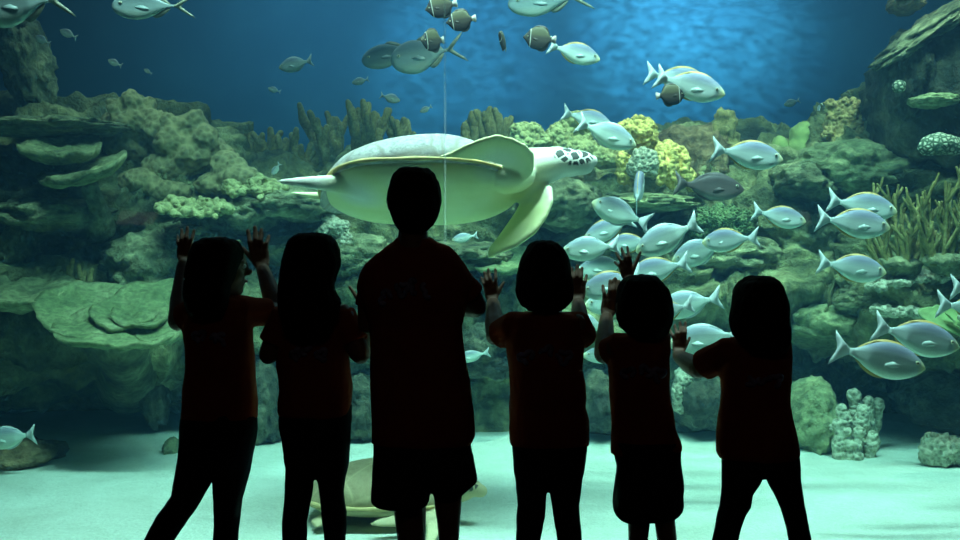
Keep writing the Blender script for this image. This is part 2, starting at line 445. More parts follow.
def fingers(name, px, py, Y, n, hgt, spread, rad, seed, label, mat, forks=2, flat=0.4, split=True, lean=0.0):
    """upright branching coral rooted at px,py; hgt and spread in pixels"""
    rnd = random.Random(seed); base = P(px, py, Y); H = M(hgt, Y); SP = M(spread, Y); r0 = rad
    root = empty(name, base, label, 'coral')
    b0 = MB().ell(base, (SP*0.6, SP*0.4, H*0.09)).ell(base+Vector((SP*0.2, 0.05, -0.03)), (SP*0.5, SP*0.4, H*0.10))
    me = voxel(b0, 0.015, 1); displace(me, lambda p, n: p + n*(0.02*fbm(p*16, 3))); obj('base', me, m_rock_g, root)
    one = MB()
    for i in range(n):
        mb = MB(); x = (i+0.5)/n*2-1 + rnd.uniform(-.12, .12)
        p0 = base + Vector((x*SP*0.55, rnd.uniform(-1, 1)*SP*flat*0.6, 0))
        h = H*rnd.uniform(0.6, 1.0)*(1-0.25*abs(x))
        d = Vector((x*0.45+lean+rnd.uniform(-.15, .15), rnd.uniform(-.25, .25), 1)).normalized()
        def grow(p, d, L, r, lev):
            pts = [p]; q = p.copy(); dd = d.copy()
            for s in range(5):
                dd = (dd + Vector((rnd.uniform(-.16, .16), rnd.uniform(-.16, .16), 0.10))).normalized()
                q = q + dd*L/5; pts.append(q.copy())
            mb.tube(pts, [r*(1.0-0.08*s)*(1+rnd.uniform(-.12, .12)) for s in range(6)], 8)
            if lev > 0:
                for s in rnd.sample([1, 2, 3, 4], 2 if lev > 1 else 2):
                    sd = rnd.choice((-1, 1))
                    nd = (dd + Vector((sd*rnd.uniform(.35, .75), rnd.uniform(-.4, .4), 0.1))).normalized()
                    grow(pts[s], nd, L*rnd.uniform(.35, .55), r*0.82, lev-1)
        grow(p0-d*0.02, d, h, r0, forks)
        if split: obj('branch', mb, mat, root)
        else:
            k = len(one.v); one.v += mb.v; one.f += [tuple(q+k for q in f) for f in mb.f]
    if not split: obj('branch', one, mat, root)
    return root
m_clu = polyp_mat('brown_cluster_coral', (0.55, 0.45, 0.18, 1), (0.16, 0.13, 0.05, 1), 34, 0.9, 0.03)
# ------------------------------------------------------------------ boulders of the reef
rock('rock_spire', 28, 62, 6.6, 17, 46, 0.25, 1, 0.6, 1.9, m_rock_g, 'dim craggy rock outcrop behind the yellow finned fish at top left', tilt=-12)
rock('rock_ledge', 52, 128, 6.1, 68, 9, 0.40, 2, 0.35, 1.6, m_rock_g, 'long flat ledge of rock above the two stacked plate corals')
rock('boulder', 58, 214, 6.0, 52, 17, 0.35, 3, 0.4, 1.7, m_rock_g, 'arched grey green boulder over the dark hollow at left')
rock('boulder', 22, 248, 6.0, 15, 26, 0.2, 4, 0.4, 1.8, m_rock_g, 'upright stubby rock at the left side of the dark hollow')
rock('boulder', 152, 268, 6.05, 42, 34, 0.35, 5, 0.38, 1.6, m_rock_g, 'pale boulder above the wide green plate coral')
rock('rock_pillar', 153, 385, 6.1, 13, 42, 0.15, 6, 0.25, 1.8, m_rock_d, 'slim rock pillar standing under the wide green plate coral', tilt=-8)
rock('boulder', 22, 455, 5.35, 36, 14, 0.25, 7, 0.35, 1.7, m_rock_b, 'low boulder on the sand at the left edge')
rock('stone', 172, 453, 5.55, 9, 14, 0.1, 8, 0.3, 1.7, m_plate2, 'small grey stone on the sand behind the leftmost visitor')
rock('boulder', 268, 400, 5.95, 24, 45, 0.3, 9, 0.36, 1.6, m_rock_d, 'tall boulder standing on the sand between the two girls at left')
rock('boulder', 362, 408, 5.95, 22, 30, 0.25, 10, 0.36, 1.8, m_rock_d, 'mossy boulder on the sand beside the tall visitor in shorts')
rock('boulder', 300, 205, 6.05, 42, 16, 0.3, 11, 0.4, 1.7, m_rock_g, 'rugged boulder under the rear flipper of the swimming turtle')
rock('boulder', 250, 215, 6.15, 30, 18, 0.3, 12, 0.4, 1.7, m_rock_g, 'craggy boulder behind the raised hand of the leftmost visitor')
rock('boulder', 350, 258, 6.1, 45, 22, 0.3, 13, 0.45, 1.7, m_rock_g, 'ridged boulder below the shell of the swimming turtle')
rock('rock_ledge', 462, 255, 6.2, 45, 13, 0.35, 14, 0.4, 1.7, m_rock_g, 'rock ledge below the front flipper of the swimming turtle')
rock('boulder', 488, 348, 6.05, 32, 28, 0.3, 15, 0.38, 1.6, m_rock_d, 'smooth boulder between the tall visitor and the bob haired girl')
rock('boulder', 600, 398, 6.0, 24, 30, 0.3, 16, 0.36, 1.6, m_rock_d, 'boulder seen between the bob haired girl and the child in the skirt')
rock('boulder', 560, 205, 6.2, 40, 24, 0.35, 17, 0.4, 1.7, m_rock_g, 'dark boulder below the head of the swimming turtle')
rock('rock_ledge', 640, 203, 6.15, 50, 9, 0.35, 18, 0.4, 1.7, m_plate2, 'mossy ledge under the yellow pillar coral')
rock('boulder', 730, 255, 6.2, 48, 20, 0.3, 19, 0.4, 1.7, m_rock_g, 'mossy boulder under the green bushy coral')
rock('boulder', 808, 420, 5.75, 26, 40, 0.3, 20, 0.25, 1.4, m_plate2, 'smooth green boulder on the sand right of the rightmost visitor', tilt=14)
rock('boulder', 832, 318, 6.0, 50, 26, 0.35, 21, 0.38, 1.5, m_plate2, 'broad mossy boulder below the lone silver fish at right')
rock('boulder', 855, 170, 6.25, 60, 26, 0.4, 22, 0.42, 1.6, m_plate2, 'broad mossy boulder below the brown branching cluster at upper right')
rock('boulder', 805, 182, 6.2, 36, 18, 0.3, 23, 0.42, 1.6, m_rock_g, 'low boulder beside the green lobes at upper right')
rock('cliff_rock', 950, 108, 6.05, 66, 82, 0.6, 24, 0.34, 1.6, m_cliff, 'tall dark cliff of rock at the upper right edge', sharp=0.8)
rock('rock_slab', 934, 26, 5.8, 60, 9, 0.35, 25, 0.50, 2.2, m_rock_g, 'slanting mossy slab on top of the cliff at upper right', tilt=-36)
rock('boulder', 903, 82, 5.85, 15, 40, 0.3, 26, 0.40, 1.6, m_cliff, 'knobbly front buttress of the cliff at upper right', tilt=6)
rock('stone', 935, 101, 5.52, 22, 7, 0.15, 27, 0.3, 1.7, m_plate, 'pale green flat stone on the face of the cliff')
rock('stone', 906, 4, 6.2, 15, 10, 0.15, 28, 0.35, 1.7, m_rock_b, 'rusty brown stone at the top of the cliff')
rock('boulder', 950, 395, 6.0, 50, 32, 0.4, 29, 0.4, 1.5, m_rock_d, 'shaded boulder above the round knobby coral at the right edge')
rock('boulder', 945, 215, 6.05, 40, 30, 0.4, 30, 0.4, 1.5, m_rock_g, 'boulder behind the olive finger coral thicket at right')
rock('boulder', 895, 300, 5.75, 58, 20, 0.35, 31, 0.42, 1.8, m_rock_g, 'boulder carrying the speckled table corals at right')
rock('boulder', 700, 395, 6.05, 30, 30, 0.3, 32, 0.4, 1.6, m_rock_d, 'dim boulder low behind the hand of the rightmost visitor')
rock('boulder', 195, 240, 6.2, 40, 20, 0.3, 33, 0.4, 1.6, m_rock_g, 'shaded boulder under the frilled table coral at left')
rock('boulder', 690, 165, 6.75, 44, 38, 0.35, 34, 0.35, 1.8, m_rock_b, 'rounded brown reef mound behind the yellow corals')

# ------------------------------------------------------------------ plate corals
plate('plate_coral', 64, 150, 5.75, 34, 0.30, 0.07, 1, 'sage green plate coral, upper one of the two stacked at left', m_plate2, 0.25, 0.08)
plate('plate_coral', 84, 172, 5.65, 42, 0.28, 0.06, 2, 'sage green plate coral, lower one of the two stacked at left', m_plate2, 0.25, -0.24)
plate('plate_coral', 20, 290, 5.55, 56, 0.34, 0.07, 3, 'weathered grey green plate coral at left edge above the dark cave', m_plate2, 0.25, 0.06)
c0 = P(112, 322, 5.2)
cab = empty('cabbage_coral', c0, 'wide pale green coral of overlapping plates left of the leftmost visitor', 'coral')
for k, (px, py, Y, rw, dp, tx, ty, sd) in enumerate([
        (96, 312, 5.30, 58, 0.30, 0.42, 0.10, 11), (118, 330, 5.12, 64, 0.24, 0.36, 0.00, 12),
        (150, 305, 5.30, 42, 0.24, 0.42, -0.05, 13), (168, 328, 5.14, 26, 0.18, 0.36, -0.10, 14), (128, 312, 5.22, 34, 0.17, 0.5, 0.02, 15)]):
    obj('plate', plate_mesh(P(px, py, Y), M(rw, Y), dp, 0.05, sd, tx, ty, 0.10, 0.10), m_plate, cab)
obj('stalk', MB().tube([P(120, 335, 5.4), P(125, 360, 5.6), P(130, 380, 6.2)], [0.16, 0.12, 0.2], 14), m_rock_g, cab)
knobs('frilled_coral', 195, 207, 5.75, 38, 13, 70, 31, 'frilled pale coral shelf just above the head of the leftmost visitor', m_ygr, 4.5)
knobs('frilled_coral', 255, 187, 6.0, 32, 10, 50, 32, 'frilled green coral left of the tip of the rear flipper', m_ygr, 4.5)
knobs('speckled_coral', 915, 278, 5.45, 48, 9, 80, 33, 'long speckled pale coral shelf running under the olive thicket', m_pale, 4.0, -0.16)
knobs('speckled_coral', 900, 310, 5.40, 32, 7, 44, 34, 'small speckled pale coral above the large pair of fish at right', m_pale, 3.6, 0.1)
plate('table_coral', 505, 262, 6.0, 34, 0.2, 0.05, 9, 'small green table coral above the bob haired girl', m_plate, 0.3, 0.0, 0.15, 0.2)
# lettuce coral with a rosette
c0 = P(950, 322, 5.0)
let = empty('lettuce_coral', c0, 'bright green ruffled lettuce coral at the right edge', 'coral')
obj('leaf', plate_mesh(c0, M(28, 5.0), 0.10, 0.02, 21, 0.8, 0.25, 0.10, 0.2), m_let, let)
obj('leaf', plate_mesh(c0+Vector((0.02, -0.05, 0.01)), M(14, 5.0), 0.06, 0.015, 22, 0.85, 0.1, 0.3, 0.25), m_let, let)
obj('rosette', MB().ell(c0+Vector((0.02, -0.09, 0.03)), (0.025, 0.025, 0.025)), m_pale, let)

# ------------------------------------------------------------------ lobed and brain corals
lobes('lobed_coral', [(131,100,10,10,0),(114,107,7,9,0),(148,106,10,9,.05),(135,122,26,16,.05),(113,128,16,14,.1),(158,128,16,16,0),(125,145,22,16,.1),(150,150,22,18,.15)], 6.2,
      'lobed olive coral mound with a knob on top, highest at left', m_lobe)
lobes('lobed_coral', [(167,122,9,9,0),(196,117,8,8,0),(188,126,20,12,.05),(205,138,14,14,0),(172,142,18,16,0),(190,155,26,20,.05),(215,158,20,18,.1),(168,170,24,18,.05)], 6.15,
      'olive lobed coral right of the highest lobed mound at left', m_lobe)
lobes('lobed_coral', [(228,165,18,14,0),(240,178,22,12,-.05),(215,185,20,12,0),(170,192,22,12,0),(140,182,20,14,0)], 6.1, 'low rounded coral between the olive mound and the turtle flipper', m_lobe)
lobes('knob_coral', [(520,130,10,8,0),(536,130,9,8,0),(528,142,15,10,0),(545,140,8,8,0),(515,146,8,9,0)], 6.3, 'knobby yellow green coral above the neck of the turtle', m_ygr, 0.016, 0.02)
lobes('knob_coral', [(575,120,14,10,0),(560,135,16,12,0),(590,128,14,10,.05),(572,150,26,14,0),(605,158,20,12,0),(548,150,12,12,0)], 6.4, 'mossy knob coral behind the two fish swimming right above the turtle head', m_ygr, 0.018, 0.02)
lobes('yellow_coral', [(638,130,20,13,0),(626,128,10,10,0),(650,136,10,10,0),(640,142,16,9,0)], 6.2, 'bright yellow coral head right of the two fish above the turtle', m_yel, 0.014, 0.022)
lobes('dome_coral', [(645,162,16,15,0),(637,168,12,12,0),(654,166,10,14,0)], 6.0, 'pale green dome coral under the bright yellow head', m_pale, 0.014, 0.014)
lobes('pillar_coral', [(668,150,13,8,0),(660,166,6,20,-.05),(672,168,6,22,-.05),(684,168,6,20,0),(690,180,5,14,0),(622,166,5,18,0),(630,172,4,16,0)], 6.05, 'yellow draped pillar coral right of the pale dome', m_yel, 0.013, 0.018)
lobes('pillar_coral', [(724,118,10,9,0),(730,124,7,12,0),(722,135,14,14,0),(722,152,18,18,0),(715,170,20,16,0)], 6.6, 'brown pillar coral rising from the mound behind the lone fish', m_bran_b, 0.016, 0.02)
lobes('green_lobe_coral', [(780,148,9,13,0),(776,160,12,12,0)], 6.5, 'smooth green lobe coral, smaller of the pair at upper right', m_globe, 0.016, 0.006, bumps=0)
lobes('green_lobe_coral', [(804,136,15,14,0),(802,152,20,14,0)], 6.55, 'smooth green lobe coral, larger of the pair at upper right', m_globe, 0.016, 0.006, bumps=0)
lobes('cluster_coral', [(830,104,6,6,0),(843,103,7,5,0),(856,102,5,6,0),(838,112,7,7,0),(852,114,6,9,0),(828,120,5,8,0),(844,125,10,9,0),(830,133,9,9,0),(858,126,5,10,0),(846,142,18,10,0)], 6.3,
      'brown and yellow knobbed cluster coral on the crest at upper right', m_clu, 0.014, 0.022, bumps=5)
lobes('green_lobe_coral', [(874,122,14,9,0),(866,130,12,10,0)], 6.4, 'smooth green hump between the brown cluster and the cliff', m_globe, 0.016, 0.006, bumps=0)
lobes('brain_coral', [(940,144,20,11,0),(930,147,12,9,0),(952,146,14,10,0)], 5.4, 'pale maze patterned brain coral below the cliff at right', m_brain, 0.012, 0.004, bumps=0)
lobes('brain_coral', [(899,86,7,7,0)], 5.6, 'tiny pale banded coral on the side of the cliff', m_brain, 0.010, 0.004, bumps=0)
lobes('bush_coral', [(722,222,30,17,0),(700,226,14,13,0),(745,226,14,13,0)], 6.05, 'dark green bushy coral right of the shoal', m_bush, 0.014, 0.03)
lobes('knob_coral', [(338,228,12,9,0),(330,220,8,7,0),(346,238,8,8,0),(325,232,9,8,0),(342,248,6,8,0)], 5.9, 'pale knobbed coral above the second girl from left', m_pale, 0.014, 0.016)
lobes('knob_coral', [(768,270,6,6,0),(780,280,8,8,0),(800,276,6,7,0),(795,290,8,9,0),(772,292,8,9,0),(803,266,5,5,0)], 6.0, 'blue grey knob coral above the head of the rightmost visitor', m_bush, 0.014, 0.016)
lobes('knob_coral', [(684,378,10,10,0),(680,392,9,12,0),(692,392,7,8,0),(682,406,10,9,0)], 5.9, 'pale knob coral below the hand of the rightmost visitor', m_pale, 0.014, 0.014)
lobes('round_coral', [(940,450,20,17,0),(930,454,12,13,0),(955,452,14,15,0)], 5.2, 'round knobby coral on the sand at the lower right edge', m_pale, 0.012, 0.02)
lobes('knob_coral', [(700,305,12,8,0),(716,303,12,8,0),(734,301,12,8,0),(752,300,10,8,0)], 6.1, 'mossy knobs beside the tail of the fish left of the rightmost head', m_ygr, 0.014, 0.016)

# pillar coral on the sand: bulbous columns
c0 = P(852, 452, 5.5)
pil = empty('pillar_coral', c0, 'pale pillar coral of bulbous columns standing on the sand at right', 'coral')
rnd = random.Random(5)
for (px, top, bot, w_, dy) in [(832, 428, 452, 5, -.05), (842, 410, 452, 8, 0), (838, 424, 456, 7, -.1), (855, 396, 456, 8, .05), (862, 412, 456, 8, -.05), (868, 402, 454, 8, .08), (877, 405, 452, 7, .12), (858, 432, 457, 6, -.14), (872, 436, 456, 7, -.1), (848, 432, 457, 6, -.12)]:
    b = MB(); n = max(2, int((bot-top)/9)); Y = 5.5+dy
    for i in range(n+1):
        y = top + (bot-top)*i/n
        k = w_*(1.0+rnd.uniform(-.12, .22)) * (0.9 if i == 0 else 1.0)
        b.ell(P(px+rnd.uniform(-1.5, 1.5)+(i/n)*(852-px)*0.2, y, Y), (M(k, Y), M(k, Y), M(k*1.05, Y)), nu=12, nv=8)
    me = voxel(b, 0.010, 2); displace(me, lambda p, n: p + n*0.004*fbm(p*45, 2))
    obj('column', me, m_pale, pil)
b = MB().ell(P(852, 456, 5.55), (M(30, 5.5), 0.12, M(6, 5.5))); obj('base', voxel(b, 0.016, 1), m_rock_g, pil)

# ------------------------------------------------------------------ finger corals
fingers('finger_coral', 82, 292, 5.75, 3, 48, 16, 0.022, 3, 'forked olive finger coral in front of the dark hollow at left', m_bran, 1)
fingers('finger_coral', 897, 264, 5.35, 17, 76, 38, 0.013, 4, 'olive finger coral thicket at right, left hand bush', m_bran, 2, lean=-0.05)
fingers('finger_coral', 945, 260, 5.25, 17, 86, 38, 0.013, 6, 'olive finger coral thicket at the right edge, taller bush', m_bran, 2)
for k, (px, py, n, hg, sp, lab) in enumerate([
    (240, 168, 3, 40, 14, 'dim brown finger coral on the crest, leftmost of the row'),
    (274, 172, 4, 44, 18, 'dim brown finger coral spreading on the crest above the turtle flipper tip'),
    (305, 168, 3, 38, 14, 'dim brown finger coral left of the rear rim of the turtle shell'),
    (330, 160, 4, 58, 16, 'tall brown finger coral above the rear rim of the turtle shell'),
    (366, 152, 5, 52, 20, 'tallest dense brown finger coral above the turtle shell'),
    (404, 150, 4, 32, 18, 'low brown finger coral above the middle of the turtle shell'),
    (470, 142, 2, 32, 8, 'short brown finger coral right of the window seam'),
    (494, 142, 4, 36, 18, 'brown finger coral above the shoulder of the turtle')]):
    fingers('finger_coral', px, py, 7.1, n+1, hg*1.1, sp*1.1, 0.040, 20+k, lab, m_bran_b, 1, split=True)
# ================================================================== FISH
def fish_mat(name, belly, side, back, edge, bands=None, rough=0.35, face=None):
    t = MT(name); v = t.coord('Object'); s = t.sep(v)
    z = t.math('ADD', t.math('MULTIPLY', s[2], 2.6), 0.5)
    col = t.ramp(z, [(0.10, belly), (0.36, side), (0.52, side), (0.80, back)])
    sc = t.voro(v, 46); col = t.mix(0.16, col, t.ramp(sc, [(0.1, (0.6, 0.6, 0.6, 1)), (0.7, (1.2, 1.2, 1.2, 1))]), 'MULTIPLY')
    if face: 
        f = t.ramp(s[0], [(0.0, (0, 0, 0, 1)), (0.40, (0, 0, 0, 1)), (0.47, (1, 1, 1, 1))])
        col = t.mix(f, col, face)
    if bands:
        for (x0, x1, bc) in bands:
            f = t.math('MULTIPLY', t.math('GREATER_THAN', s[0], x0), t.math('LESS_THAN', s[0], x1)); col = t.mix(f, col, bc)
    return t.pbr(col, rough, sc, 0.12, 0.003, 0.25)
def fin_mat(name, col, col2):
    t = MT(name); v = t.coord('Object'); s = t.sep(v)
    w = t.n('ShaderNodeTexWave'); w.inputs['Scale'].default_value = 30; w.inputs['Distortion'].default_value = 2; t.l(v, w.inputs['Vector'])
    return t.pbr(t.mix(w.outputs['Fac'], col, col2), 0.5, w.outputs['Fac'], 0.1, 0.003, 0.3)
m_silver = fish_mat('silver_fish_skin', (0.68, 0.80, 0.66, 1), (0.48, 0.57, 0.53, 1), (0.19, 0.22, 0.29, 1), None, rough=0.6, face=(0.74, 0.72, 0.40, 1))
m_silver2 = fish_mat('pale_fish_skin', (0.72, 0.86, 0.70, 1), (0.56, 0.68, 0.60, 1), (0.27, 0.33, 0.37, 1), None, rough=0.6, face=(0.80, 0.80, 0.48, 1))
m_brown_fish = fish_mat('brown_fish_skin', (0.20, 0.20, 0.17, 1), (0.10, 0.085, 0.08, 1), (0.06, 0.05, 0.05, 1), None, rough=0.5)
m_gold = fish_mat('golden_trevally_skin', (0.36, 0.44, 0.37, 1), (0.22, 0.30, 0.29, 1), (0.11, 0.16, 0.18, 1), None)
m_dark = fish_mat('dark_butterflyfish_skin', (0.03, 0.026, 0.022, 1), (0.06, 0.052, 0.04, 1), (0.12, 0.115, 0.065, 1), None, bands=[(0.262, 0.287, (0.45, 0.45, 0.40, 1)), (0.30, 0.385, (0.03, 0.03, 0.03, 1))], rough=0.6)
m_fin = fin_mat('pale_fin', (0.60, 0.66, 0.64, 1), (0.46, 0.53, 0.52, 1))
m_fin_y = fin_mat('yellow_edged_fin', (0.58, 0.38, 0.10, 1), (0.45, 0.33, 0.12, 1))
m_fin_b = fin_mat('brown_fin', (0.14, 0.12, 0.11, 1), (0.09, 0.08, 0.075, 1))
m_fin_d = fin_mat('dark_fin', (0.09, 0.08, 0.065, 1), (0.05, 0.045, 0.04, 1))
m_fin_w = fin_mat('white_tail', (0.55, 0.52, 0.47, 1), (0.42, 0.32, 0.28, 1))
m_fin_g = fin_mat('golden_fin', (0.26, 0.28, 0.18, 1), (0.20, 0.23, 0.17, 1))
m_eye = plain('fish_eye', (0.015, 0.015, 0.015, 1), 0.15, 30, 0.2, 0.0)
m_iris = plain('fish_iris', (0.55, 0.55, 0.35, 1), 0.3, 30, 0.2, 0.0)

def smooth_tab(tab, x):
    for i in range(len(tab)-1):
        if x <= tab[i+1][0]:
            a, b = tab[i], tab[i+1]; t = (x-a[0])/(b[0]-a[0])
            p0 = tab[max(0, i-1)][1]; p3 = tab[min(len(tab)-1, i+2)][1]
            return cr(p0, a[1], b[1], p3, t) if 0 < i < len(tab)-2 else a[1]+(b[1]-a[1])*t
    return tab[-1][1]
SIL = [(0,.012),(.04,.050),(.10,.092),(.20,.142),(.34,.182),(.48,.192),(.62,.175),(.76,.130),(.87,.078),(.95,.044),(1,.034)]
TRE = [(0,.030),(.03,.085),(.08,.130),(.18,.180),(.32,.215),(.46,.220),(.60,.185),(.75,.115),(.87,.050),(.95,.024),(1,.020)]
BUT = [(0,.015),(.05,.055),(.12,.130),(.22,.250),(.36,.325),(.55,.345),(.72,.330),(.84,.260),(.92,.130),(.97,.085),(1,.080)]
def fish_body(tab, x0, x1, thick, bend=0.0):
    b = MB(); rings = []; N = 30
    for i in range(N+1):
        s = (i/N)**1.15; hh = max(0.006, smooth_tab(tab, s)); th = min(thick, hh*0.62+0.004)
        x = x0+(x1-x0)*s; yo = bend*max(0, s-0.3)**2
        rings.append([Vector((x, yo+th*math.cos(2*PI*k/20)*(abs(math.sin(2*PI*k/20))*0.25+0.75), hh*math.sin(2*PI*k/20))) for k in range(20)])
    return b.loft(rings)
def prof_z(tab, x0, x1, x): return smooth_tab(tab, (x-x0)/(x1-x0))
def bendy(x, x0, x1, bend): return bend*max(0, (x-x0)/(x1-x0)-0.3)**2
def shift(b, dy, sl=0.0, xr=0.0):
    for v in b.v: v.y += dy + sl*(v.x-xr)
    return b
def make_fish(kind, bend=0.0, label='', cat='fish'):
    root = bpy.data.objects.new('fish', None); C.objects.link(root); root.empty_display_size = 0.05
    tab, x0, x1, th, mb_, mf, md, name = {
        'silver': (SIL, .5, -.31, .085, m_silver, m_fin, m_fin_y, 'silver_fish'),
        'pale': (SIL, .5, -.31, .085, m_silver2, m_fin, m_fin, 'silver_fish'),
        'brown': (SIL, .5, -.31, .085, m_brown_fish, m_fin_b, m_fin_b, 'brown_fish'),
        'trevally': (TRE, .5, -.24, .075, m_gold, m_fin_g, m_fin_g, 'trevally'),
        'butterfly': (BUT, .5, -.36, .075, m_dark, m_fin_d, m_fin_d, 'butterflyfish')}[kind]
    root.name = name
    obj('body', fish_body(tab, x0, x1, th, bend), mb_, root)
    ey = bendy(x1, x0, x1, bend); sl = bend*2*0.7/(x1-x0)
    if kind in ('silver', 'pale', 'brown'):
        tail = [(x1+.03, .026), (x1-.015, .040), (-.40, .095), (-.50, .185), (-.485, .115), (-.455, .045), (-.445, 0), (-.455, -.045), (-.485, -.115), (-.50, -.185), (-.40, -.095), (x1-.015, -.040), (x1+.03, -.026)]
    elif kind == 'trevally':
        tail = [(x1+.03, .016), (x1-.02, .024), (-.33, .085), (-.42, .155), (-.50, .205), (-.45, .135), (-.36, .050), (-.315, 0), (-.36, -.050), (-.45, -.135), (-.50, -.205), (-.42, -.155), (-.33, -.085), (x1-.02, -.024), (x1+.03, -.016)]
    else:
        tail = [(x1+.05, .07), (x1-.02, .085), (-.46, .125), (-.50, .12), (-.51, 0), (-.50, -.12), (-.46, -.125), (x1-.02, -.085), (x1+.05, -.07)]
    obj('tail_fin', shift(MB().poly(tail, .010), ey, sl, x1), m_fin_w if kind == 'butterfly' else mf, root)
    def strip(xa, xb, hgt, sg, n=14, sk=0.03):
        up = []; lo = []
        for i in range(n+1):
            x = xa+(xb-xa)*i/n; z = prof_z(tab, x0, x1, x)
            q = math.sin(PI*min(1, max(0, (i/n)))**0.7)**0.6 if 0 < i < n else 0
            lo.append((x, sg*(z-.012))); up.append((x-sk*q, sg*(z+hgt*q)))
        b = MB().poly(up+lo[::-1], .007)
        for v in b.v: v.y += bendy(v.x, x0, x1, bend)
        return b
    if kind == 'trevally':
        obj('dorsal_fin', strip(.12, -.20, .05, 1), md, root); obj('anal_fin', strip(.02, -.20, .06, -1), md, root)
    elif kind == 'butterfly':
        obj('dorsal_fin', strip(.20, -.33, .05, 1), md, root); obj('anal_fin', strip(.05, -.33, .05, -1), md, root)
    else:
        obj('dorsal_fin', strip(.28, -.24, .020, 1), md, root); obj('anal_fin', strip(.10, -.24, .022, -1), md, root)
    for sg in (-1, 1):
        b = MB().poly([(.22, -.02), (.13, .0), (.06, -.04), (.05, -.07), (.12, -.075), (.20, -.05)], .006)
        for v in b.v: v.y += sg*(th*0.76+(.22-v.x)*0.04)
        obj('pectoral_fin', b, mb_, root)
        xe = .385 if kind != 'butterfly' else .36; ze = .045 if kind != 'butterfly' else .03
        hh = prof_z(tab, x0, x1, xe); ye = min(th, hh*0.62+.004)*math.sqrt(max(0.1, 1-(ze/hh)**2))
        e = obj('eye', MB().ell((xe, sg*ye*0.86, ze), (.022, .014, .022), nu=10, nv=7), m_iris, root)
        obj('pupil', MB().ell((xe, sg*(ye*0.86+.008), ze), (.012, .009, .012), nu=8, nv=6), m_eye, e)
    return root
MASTERS = {}
USED = set()
def fish(kind, nose, tail, Y, label, group, dY=0.0, bend=0, hs=1.0, roll=0.0):
    """nose and tail give where the fish hangs in the water; dY>0 turns the tail away"""
    key = (kind, bend)
    if key not in MASTERS: MASTERS[key] = make_fish(kind, bend)
    o = MASTERS[key] if key not in USED else copy_tree(MASTERS[key])
    USED.add(key)
    a = P(nose[0], nose[1], Y-dY/2); b = P(tail[0], tail[1], Y+dY/2)
    f = (a-b); L = f.length; f.normalize()
    l = Vector((0, 0, 1)).cross(f).normalized(); u = f.cross(l)
    R = Matrix((f, l, u)).transposed()
    if roll: R = R @ Matrix.Rotation(roll, 3, 'X')
    o.location = (a+b)/2; o.rotation_mode = 'QUATERNION'; o.rotation_quaternion = R.to_quaternion(); o.scale = (L, L*hs, L*hs)
    tag(o, label, 'fish', group)
    return o
G1 = 'silver fish of the shoal'; G2 = 'dark butterflyfish near the surface'; G3 = 'pale fish in the dim water'
S = 'silver'
fish(S, (600, 60), (548, 45), 4.9, 'silver fish facing right beside the dark butterflyfish at top centre', G1)
fish(S, (725, 95), (655, 76), 4.5, 'large silver fish facing right just above the black butterflyfish', G1, 0.1)
fish(S, (712, 86), (645, 73), 4.9, 'silver fish mostly hidden behind the large one above the black butterflyfish', G1)
fish(S, (612, 126), (562, 112), 5.0, 'silver fish facing right, rear one of the pair above the turtle head', G1)
fish('pale', (636, 146), (577, 122), 4.6, 'pale silver fish facing right, front one of the pair above the turtle head', G1)
fish(S, (783, 160), (711, 149), 4.6, 'lone silver fish facing right in front of the brown pillar coral', G1)
fish('brown', (744, 190), (674, 183), 5.0, 'dark brown fish facing right beside the yellow draped coral', 'brown fish')
fish('pale', (592, 202), (645, 224), 4.7, 'silver fish facing left with raised head, topmost of the shoal', G1, 0.05, 0.3, 1.1)
fish(S, (584, 239), (634, 219), 4.9, 'silver fish facing left, just below the topmost of the shoal', G1)
fish('pale', (561, 252), (622, 245), 4.5, 'silver fish facing left beside the bob haired head', G1, 0.0, -0.3)
fish('pale', (636, 252), (700, 222), 4.4, 'silver fish facing left with tail up, right of the waving hand', G1, 0.0, 0, 1.05)
fish(S, (606, 246), (655, 240), 4.9, 'silver fish facing left directly behind the waving hand', G1)
fish(S, (702, 243), (756, 237), 4.6, 'bluish silver fish facing left with spread tail, rightmost of the shoal', G1, 0.0, 0.3, 1.1)
fish('pale', (672, 262), (728, 241), 4.75, 'silver fish facing left with yellow snout, behind the rightmost of the shoal', G1, 0.0, 0, 1.1)
fish(S, (627, 277), (690, 262), 4.6, 'silver fish facing left above the head of the child in the skirt', G1)
fish(S, (581, 293), (645, 275), 4.5, 'bluish silver fish facing left, left of the waving hand', G1, 0.0, -0.3, 1.05)
fish('pale', (576, 272), (632, 262), 4.95, 'silver fish facing left between the bob haired head and waving hand', G1)
fish('pale', (584, 306), (650, 296), 4.9, 'silver fish facing left behind the upright hand of the child in the skirt', G1)
fish('pale', (655, 311), (722, 297), 4.6, 'silver fish facing left right of the head of the child in the skirt', G1)
fish(S, (640, 318), (694, 304), 4.3, 'silver fish half hidden behind the head of the child in the skirt', G1)
fish('pale', (668, 345), (745, 333), 4.4, 'silver fish facing left behind the hand of the rightmost visitor', G1)
fish('pale', (560, 318), (612, 330), 4.7, 'silver fish low beside the right hand of the bob haired girl', G1)
fish('pale', (582, 356), (640, 352), 4.9, 'pale fish between the bob haired girl and the child in the skirt', G1, 0, 0, 0.8)
fish(S, (806, 222), (752, 211), 4.9, 'silver fish facing right, left of the pair above the dark hollow', G1)
fish(S, (897, 212), (827, 200), 4.8, 'silver fish facing right, upper and farther of the pair by the olive thicket', G1)
fish(S, (890, 228), (816, 218), 4.5, 'silver fish facing right, lower and nearer of the pair by the olive thicket', G1)
fish(S, (886, 273), (817, 262), 4.6, 'lone silver fish facing right above the broad mossy boulder', G1)
fish(S, (925, 369), (832, 347), 4.0, 'large silver fish facing right, lower of the big pair at right', G1)
fish(S, (959, 348), (873, 326), 4.1, 'large silver fish facing right, upper of the big pair at right', G1)
